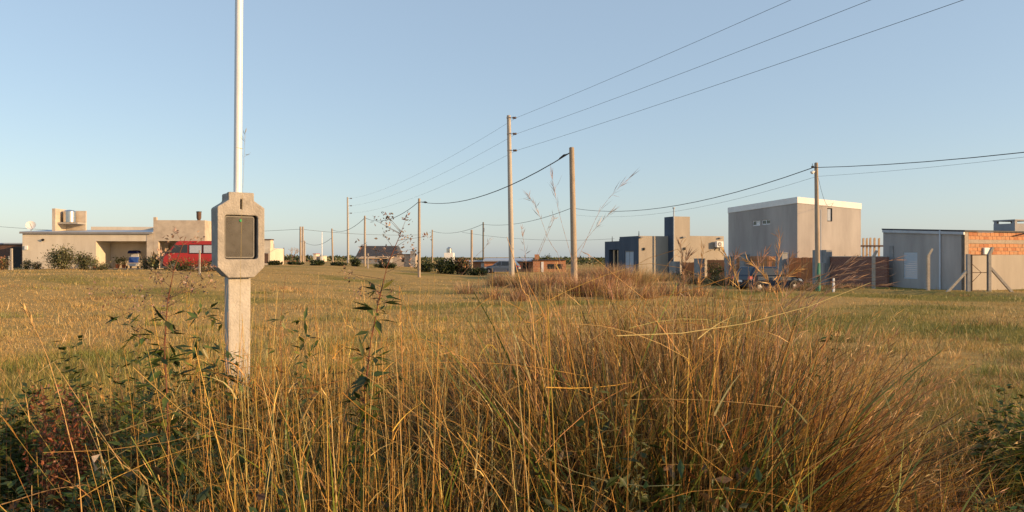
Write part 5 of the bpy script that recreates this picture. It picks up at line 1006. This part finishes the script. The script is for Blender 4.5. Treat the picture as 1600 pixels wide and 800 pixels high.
weed('dark leaved weed with red stem and dry seed head before the red van', [(262, 640, 2.7), (257, 540, 2.7), (262, 470, 2.7), (272, 420, 2.7), (290, 370, 2.7)], .0045, 64, .075, LEAFD, (.20, .075, .04), (26, .06, .08), lr=(.35, .82))
weed('dark leaved weed with branching dry top before the dark roofed house', [(570, 610, 2.8), (580, 530, 2.8), (592, 470, 2.8), (605, 415, 2.8), (628, 360, 2.8)], .0046, 66, .075, LEAFD+[(.14, .15, .03)], (.22, .08, .04), (24, .07, .06), lr=(.38, .88))
weed('thin red stemmed weed just right of the meter pillar', [(440, 580, 3.4), (438, 510, 3.4), (446, 430, 3.4)], .0022, 9, .06, LEAFD, (.22, .08, .045), lr=(.4, .9))
weed('weed with curled leaves in front of the meter post', [(345, 620, 3.3), (352, 540, 3.3), (345, 470, 3.3)], .0028, 34, .075, LEAFD, (.18, .12, .04), lr=(.4, .95))
weed('dry branched weed with curled dark leaves, left field', [(225, 600, 3.1), (200, 520, 3.1), (178, 450, 3.1)], .0026, 26, .06, LEAFD, (.30, .20, .10), (8, .04, .03), lr=(.5, .95))
weed('bushy dark weed left of the red stemmed weed', [(205, 660, 3.0), (215, 560, 3.0), (222, 500, 3.0)], .003, 44, .065, MIDL_, (.16, .11, .04), lr=(.4, 1))
weed('bushy weed between the red stemmed weed and the meter post', [(300, 640, 3.2), (308, 560, 3.2), (322, 480, 3.2)], .003, 44, .065, MIDL_, (.16, .11, .04), lr=(.4, 1))
weed('leafy weed right of the meter post among the straw', [(480, 640, 3.2), (478, 560, 3.2), (470, 500, 3.2)], .0028, 36, .06, MIDL_, (.16, .11, .04), lr=(.4, 1))
weed('small dark budded weed on the right hand field', [(1288, 640, 3.6), (1290, 580, 3.6), (1300, 510, 3.6)], .0026, 26, .04, LEAFD, (.12, .10, .03), lr=(.5, 1))
weed('yellowing spiky weed in the lower middle', [(1000, 800, 2.4), (992, 700, 2.4), (985, 610, 2.4)], .0028, 60, .035, [(.22, .20, .05), (.14, .14, .035), (.30, .25, .08)], (.2, .17, .06), lr=(.4, 1))
weed('yellowing spiky weed left of the lower middle one', [(945, 800, 2.5), (935, 700, 2.5), (930, 600, 2.5)], .0026, 55, .035, [(.22, .20, .05), (.14, .14, .035), (.30, .25, .08)], (.2, .17, .06), lr=(.4, 1))
def bushy(label, px, Y, rad, h, ns, nl, leaf, pal, group='low leafy bushes', cat='bush', name='leafy_bush', wd=(.28, .42)):
    t = thing(name, label, cat, (PX(px, Y), Y, 0), 0, group); st = VEG(); v = VEG(); az = rng.uniform(0, 6.28, ns); rr = rng.uniform(.1, 1, ns)
    a = np.stack([np.cos(az)*rr*rad*.45, np.sin(az)*rr*rad*.45, np.zeros(ns)-.02], 1); b = np.stack([np.cos(az)*rr*rad, np.sin(az)*rr*rad, h*rng.uniform(.6, 1.05, ns)*(1-.25*rr)], 1)
    st.stalks(a, b, rng.uniform(.002, .0035, ns), pick(ns, [(.14, .11, .04), (.2, .1, .05)]))
    i = np.repeat(np.arange(ns), nl); m = len(i); f = rng.uniform(.2, 1.02, m)[:, None]; p = a[i]*(1-f)+b[i]*f; az = rng.uniform(0, 6.28, m); d = np.stack([np.cos(az), np.sin(az), rng.uniform(-.1, .9, m)], 1)
    v.leaves(p+d*leaf*.15, d, rng.uniform(.55, 1.3, m)*leaf*(1.15-.5*f[:, 0]), rng.uniform(*wd, m)*leaf, pick(m, pal, None, .22), .2, np.array([0, 0, 1.])); st.build('stem', 'leaf', t); v.build('foliage', 'leaf', t); return t
MIDL = LEAFD+[(.13, .155, .03), (.20, .205, .045)]
bushy('tallest dark leafy bush at the left, left of the meter pillar', 110, 3.6, .26, 1.17, 30, 52, .062, MIDL)
bushy('dark leafy bush at the left picture edge', 10, 3.5, .28, 1.0, 27, 52, .075, MIDL)
bushy('low leafy bush between the left edge and the tallest bush', 55, 2.9, .26, .86, 12, 34, .07, MIDL)
bushy('dark bush in the lower left corner', 30, 2.3, .25, .68, 12, 34, .07, MIDL)
bushy('leafy bush at the lower left beneath the leaning golden stalks', 165, 2.7, .25, .86, 27, 52, .065, MIDL)
bushy('dark bush below the meter pillar, left of the golden straw', 235, 3.2, .28, 1.0, 30, 48, .065, MIDL)
bushy('green bush at the bottom between the leaning stalks and the straw', 240, 2.2, .22, .66, 10, 32, .065, MIDL)
bushy('leafy bush at the foot of the meter pillar', 320, 4.3, .34, 1.0, 27, 48, .065, MIDL)
bushy('small leafy bush among the straw right of the meter pillar', 430, 3.9, .26, .80, 21, 44, .06, MIDL)
bushy('small leafy bush among the straw below the dark roofed house', 585, 3.7, .24, .76, 21, 44, .06, MIDL)
bushy('leafy bush hidden in brown grass left of the middle', 755, 4.4, .25, .82, 18, 44, .055, MIDL)
bushy('dark green bush at the right picture edge', 1590, 4.3, .36, .86, 39, 56, .07, MIDL)
bushy('low green bush at the lower right corner', 1600, 3.3, .3, .48, 27, 52, .065, MIDL)
bushy('small green bush in the lower right grass', 1400, 3.2, .25, .44, 21, 48, .055, MIDL)
bushy('small dark bush on the right hand field edge', 1500, 4.9, .26, .5, 21, 44, .05, MIDL)
bushy('leafy bush right before the meter post', 352, 4.9, .22, .95, 20, 40, .055, MIDL)
bushy('leafy bush leaning against the right side of the meter post', 408, 4.8, .22, .86, 18, 40, .055, MIDL)
bushy('sunlit leafy bush between the tallest bush and the dark weed', 185, 4.0, .26, 1.02, 22, 44, .055, MIDL)
bushy('broad leafy bush behind the golden straw at the left', 290, 3.4, .26, .92, 22, 44, .06, MIDL)
bushy('green bush deep in the brown grass right of the middle', 1140, 2.9, .2, .62, 18, 40, .06, MIDL)
bushy('low green bush at the bottom right of the straw', 880, 2.4, .2, .55, 16, 40, .06, MIDL)
clump('tall straw tuft half covering the meter post', 372, 4.5, 120, 505, [(.46, .27, .08), (.56, .35, .11), (.20, .17, .04)], 420, None, .005, lean=.2)
clump('tan grass tuft hiding the foot of the meter post', 380, 5.2, 90, 585, [(.30, .17, .06), (.42, .25, .08), (.14, .12, .03)], 900, None, .005)
clump('dry grass tuft just right of the meter post', 440, 5.0, 90, 580, [(.34, .19, .06), (.46, .28, .09), (.14, .12, .03)], 900, None, .005)
# rusty dried plant on the left
v = VEG(); n_ = 2600; t = thing('dried_plant', 'rust red dried plant among the dark bushes at the left', 'dried plant', (PX(100, 3.2), 3.2, 0), 0)
a = np.stack([rng.normal(0, .05, 26), rng.normal(0, .05, 26), np.zeros(26)], 1); b = a+np.stack([rng.normal(0, .07, 26), rng.normal(0, .07, 26), rng.uniform(.6, 1.02, 26)], 1)
st = VEG(); st.stalks(a, b, np.full(26, .0025), pick(26, [(.2, .075, .035)])); i = rng.integers(0, 26, n_); f = rng.uniform(.3, 1, (n_, 1)); p = a[i]*(1-f)+b[i]*f+rng.normal(0, .018, (n_, 3))
v.leaves(p, rng.normal(size=(n_, 3)), rng.uniform(.012, .03, n_), rng.uniform(.006, .014, n_), pick(n_, [(.22, .07, .03), (.30, .11, .05), (.15, .05, .025)], None, .2)); st.build('stem', 'leaf', t); v.build('seed_head', 'leaf', t)
# curled dead leaf on the leaning stalk
q = MB(); vs = [(-.028, 0, .03), (-.012, -.012, .022), (.006, -.018, .006), (.016, -.008, -.03), (-.004, -.006, -.045), (-.018, .006, -.03), (-.03, .008, -.004), (.018, .004, .04)]; vs = [(x*.55, y, z*.6) for x, y, z in vs]
q.add(vs, [(0, 1, 6), (1, 2, 5, 6), (2, 3, 4, 5), (0, 7, 2, 1)]); o = q.build('dead_leaf', 'wood_pale', None, smooth=True); o.location = (PX(151, 2.25), 2.25, PZ(722, 2.25)); tag(o, 'curled pale dead leaf caught on a stalk at the lower left', 'leaf')
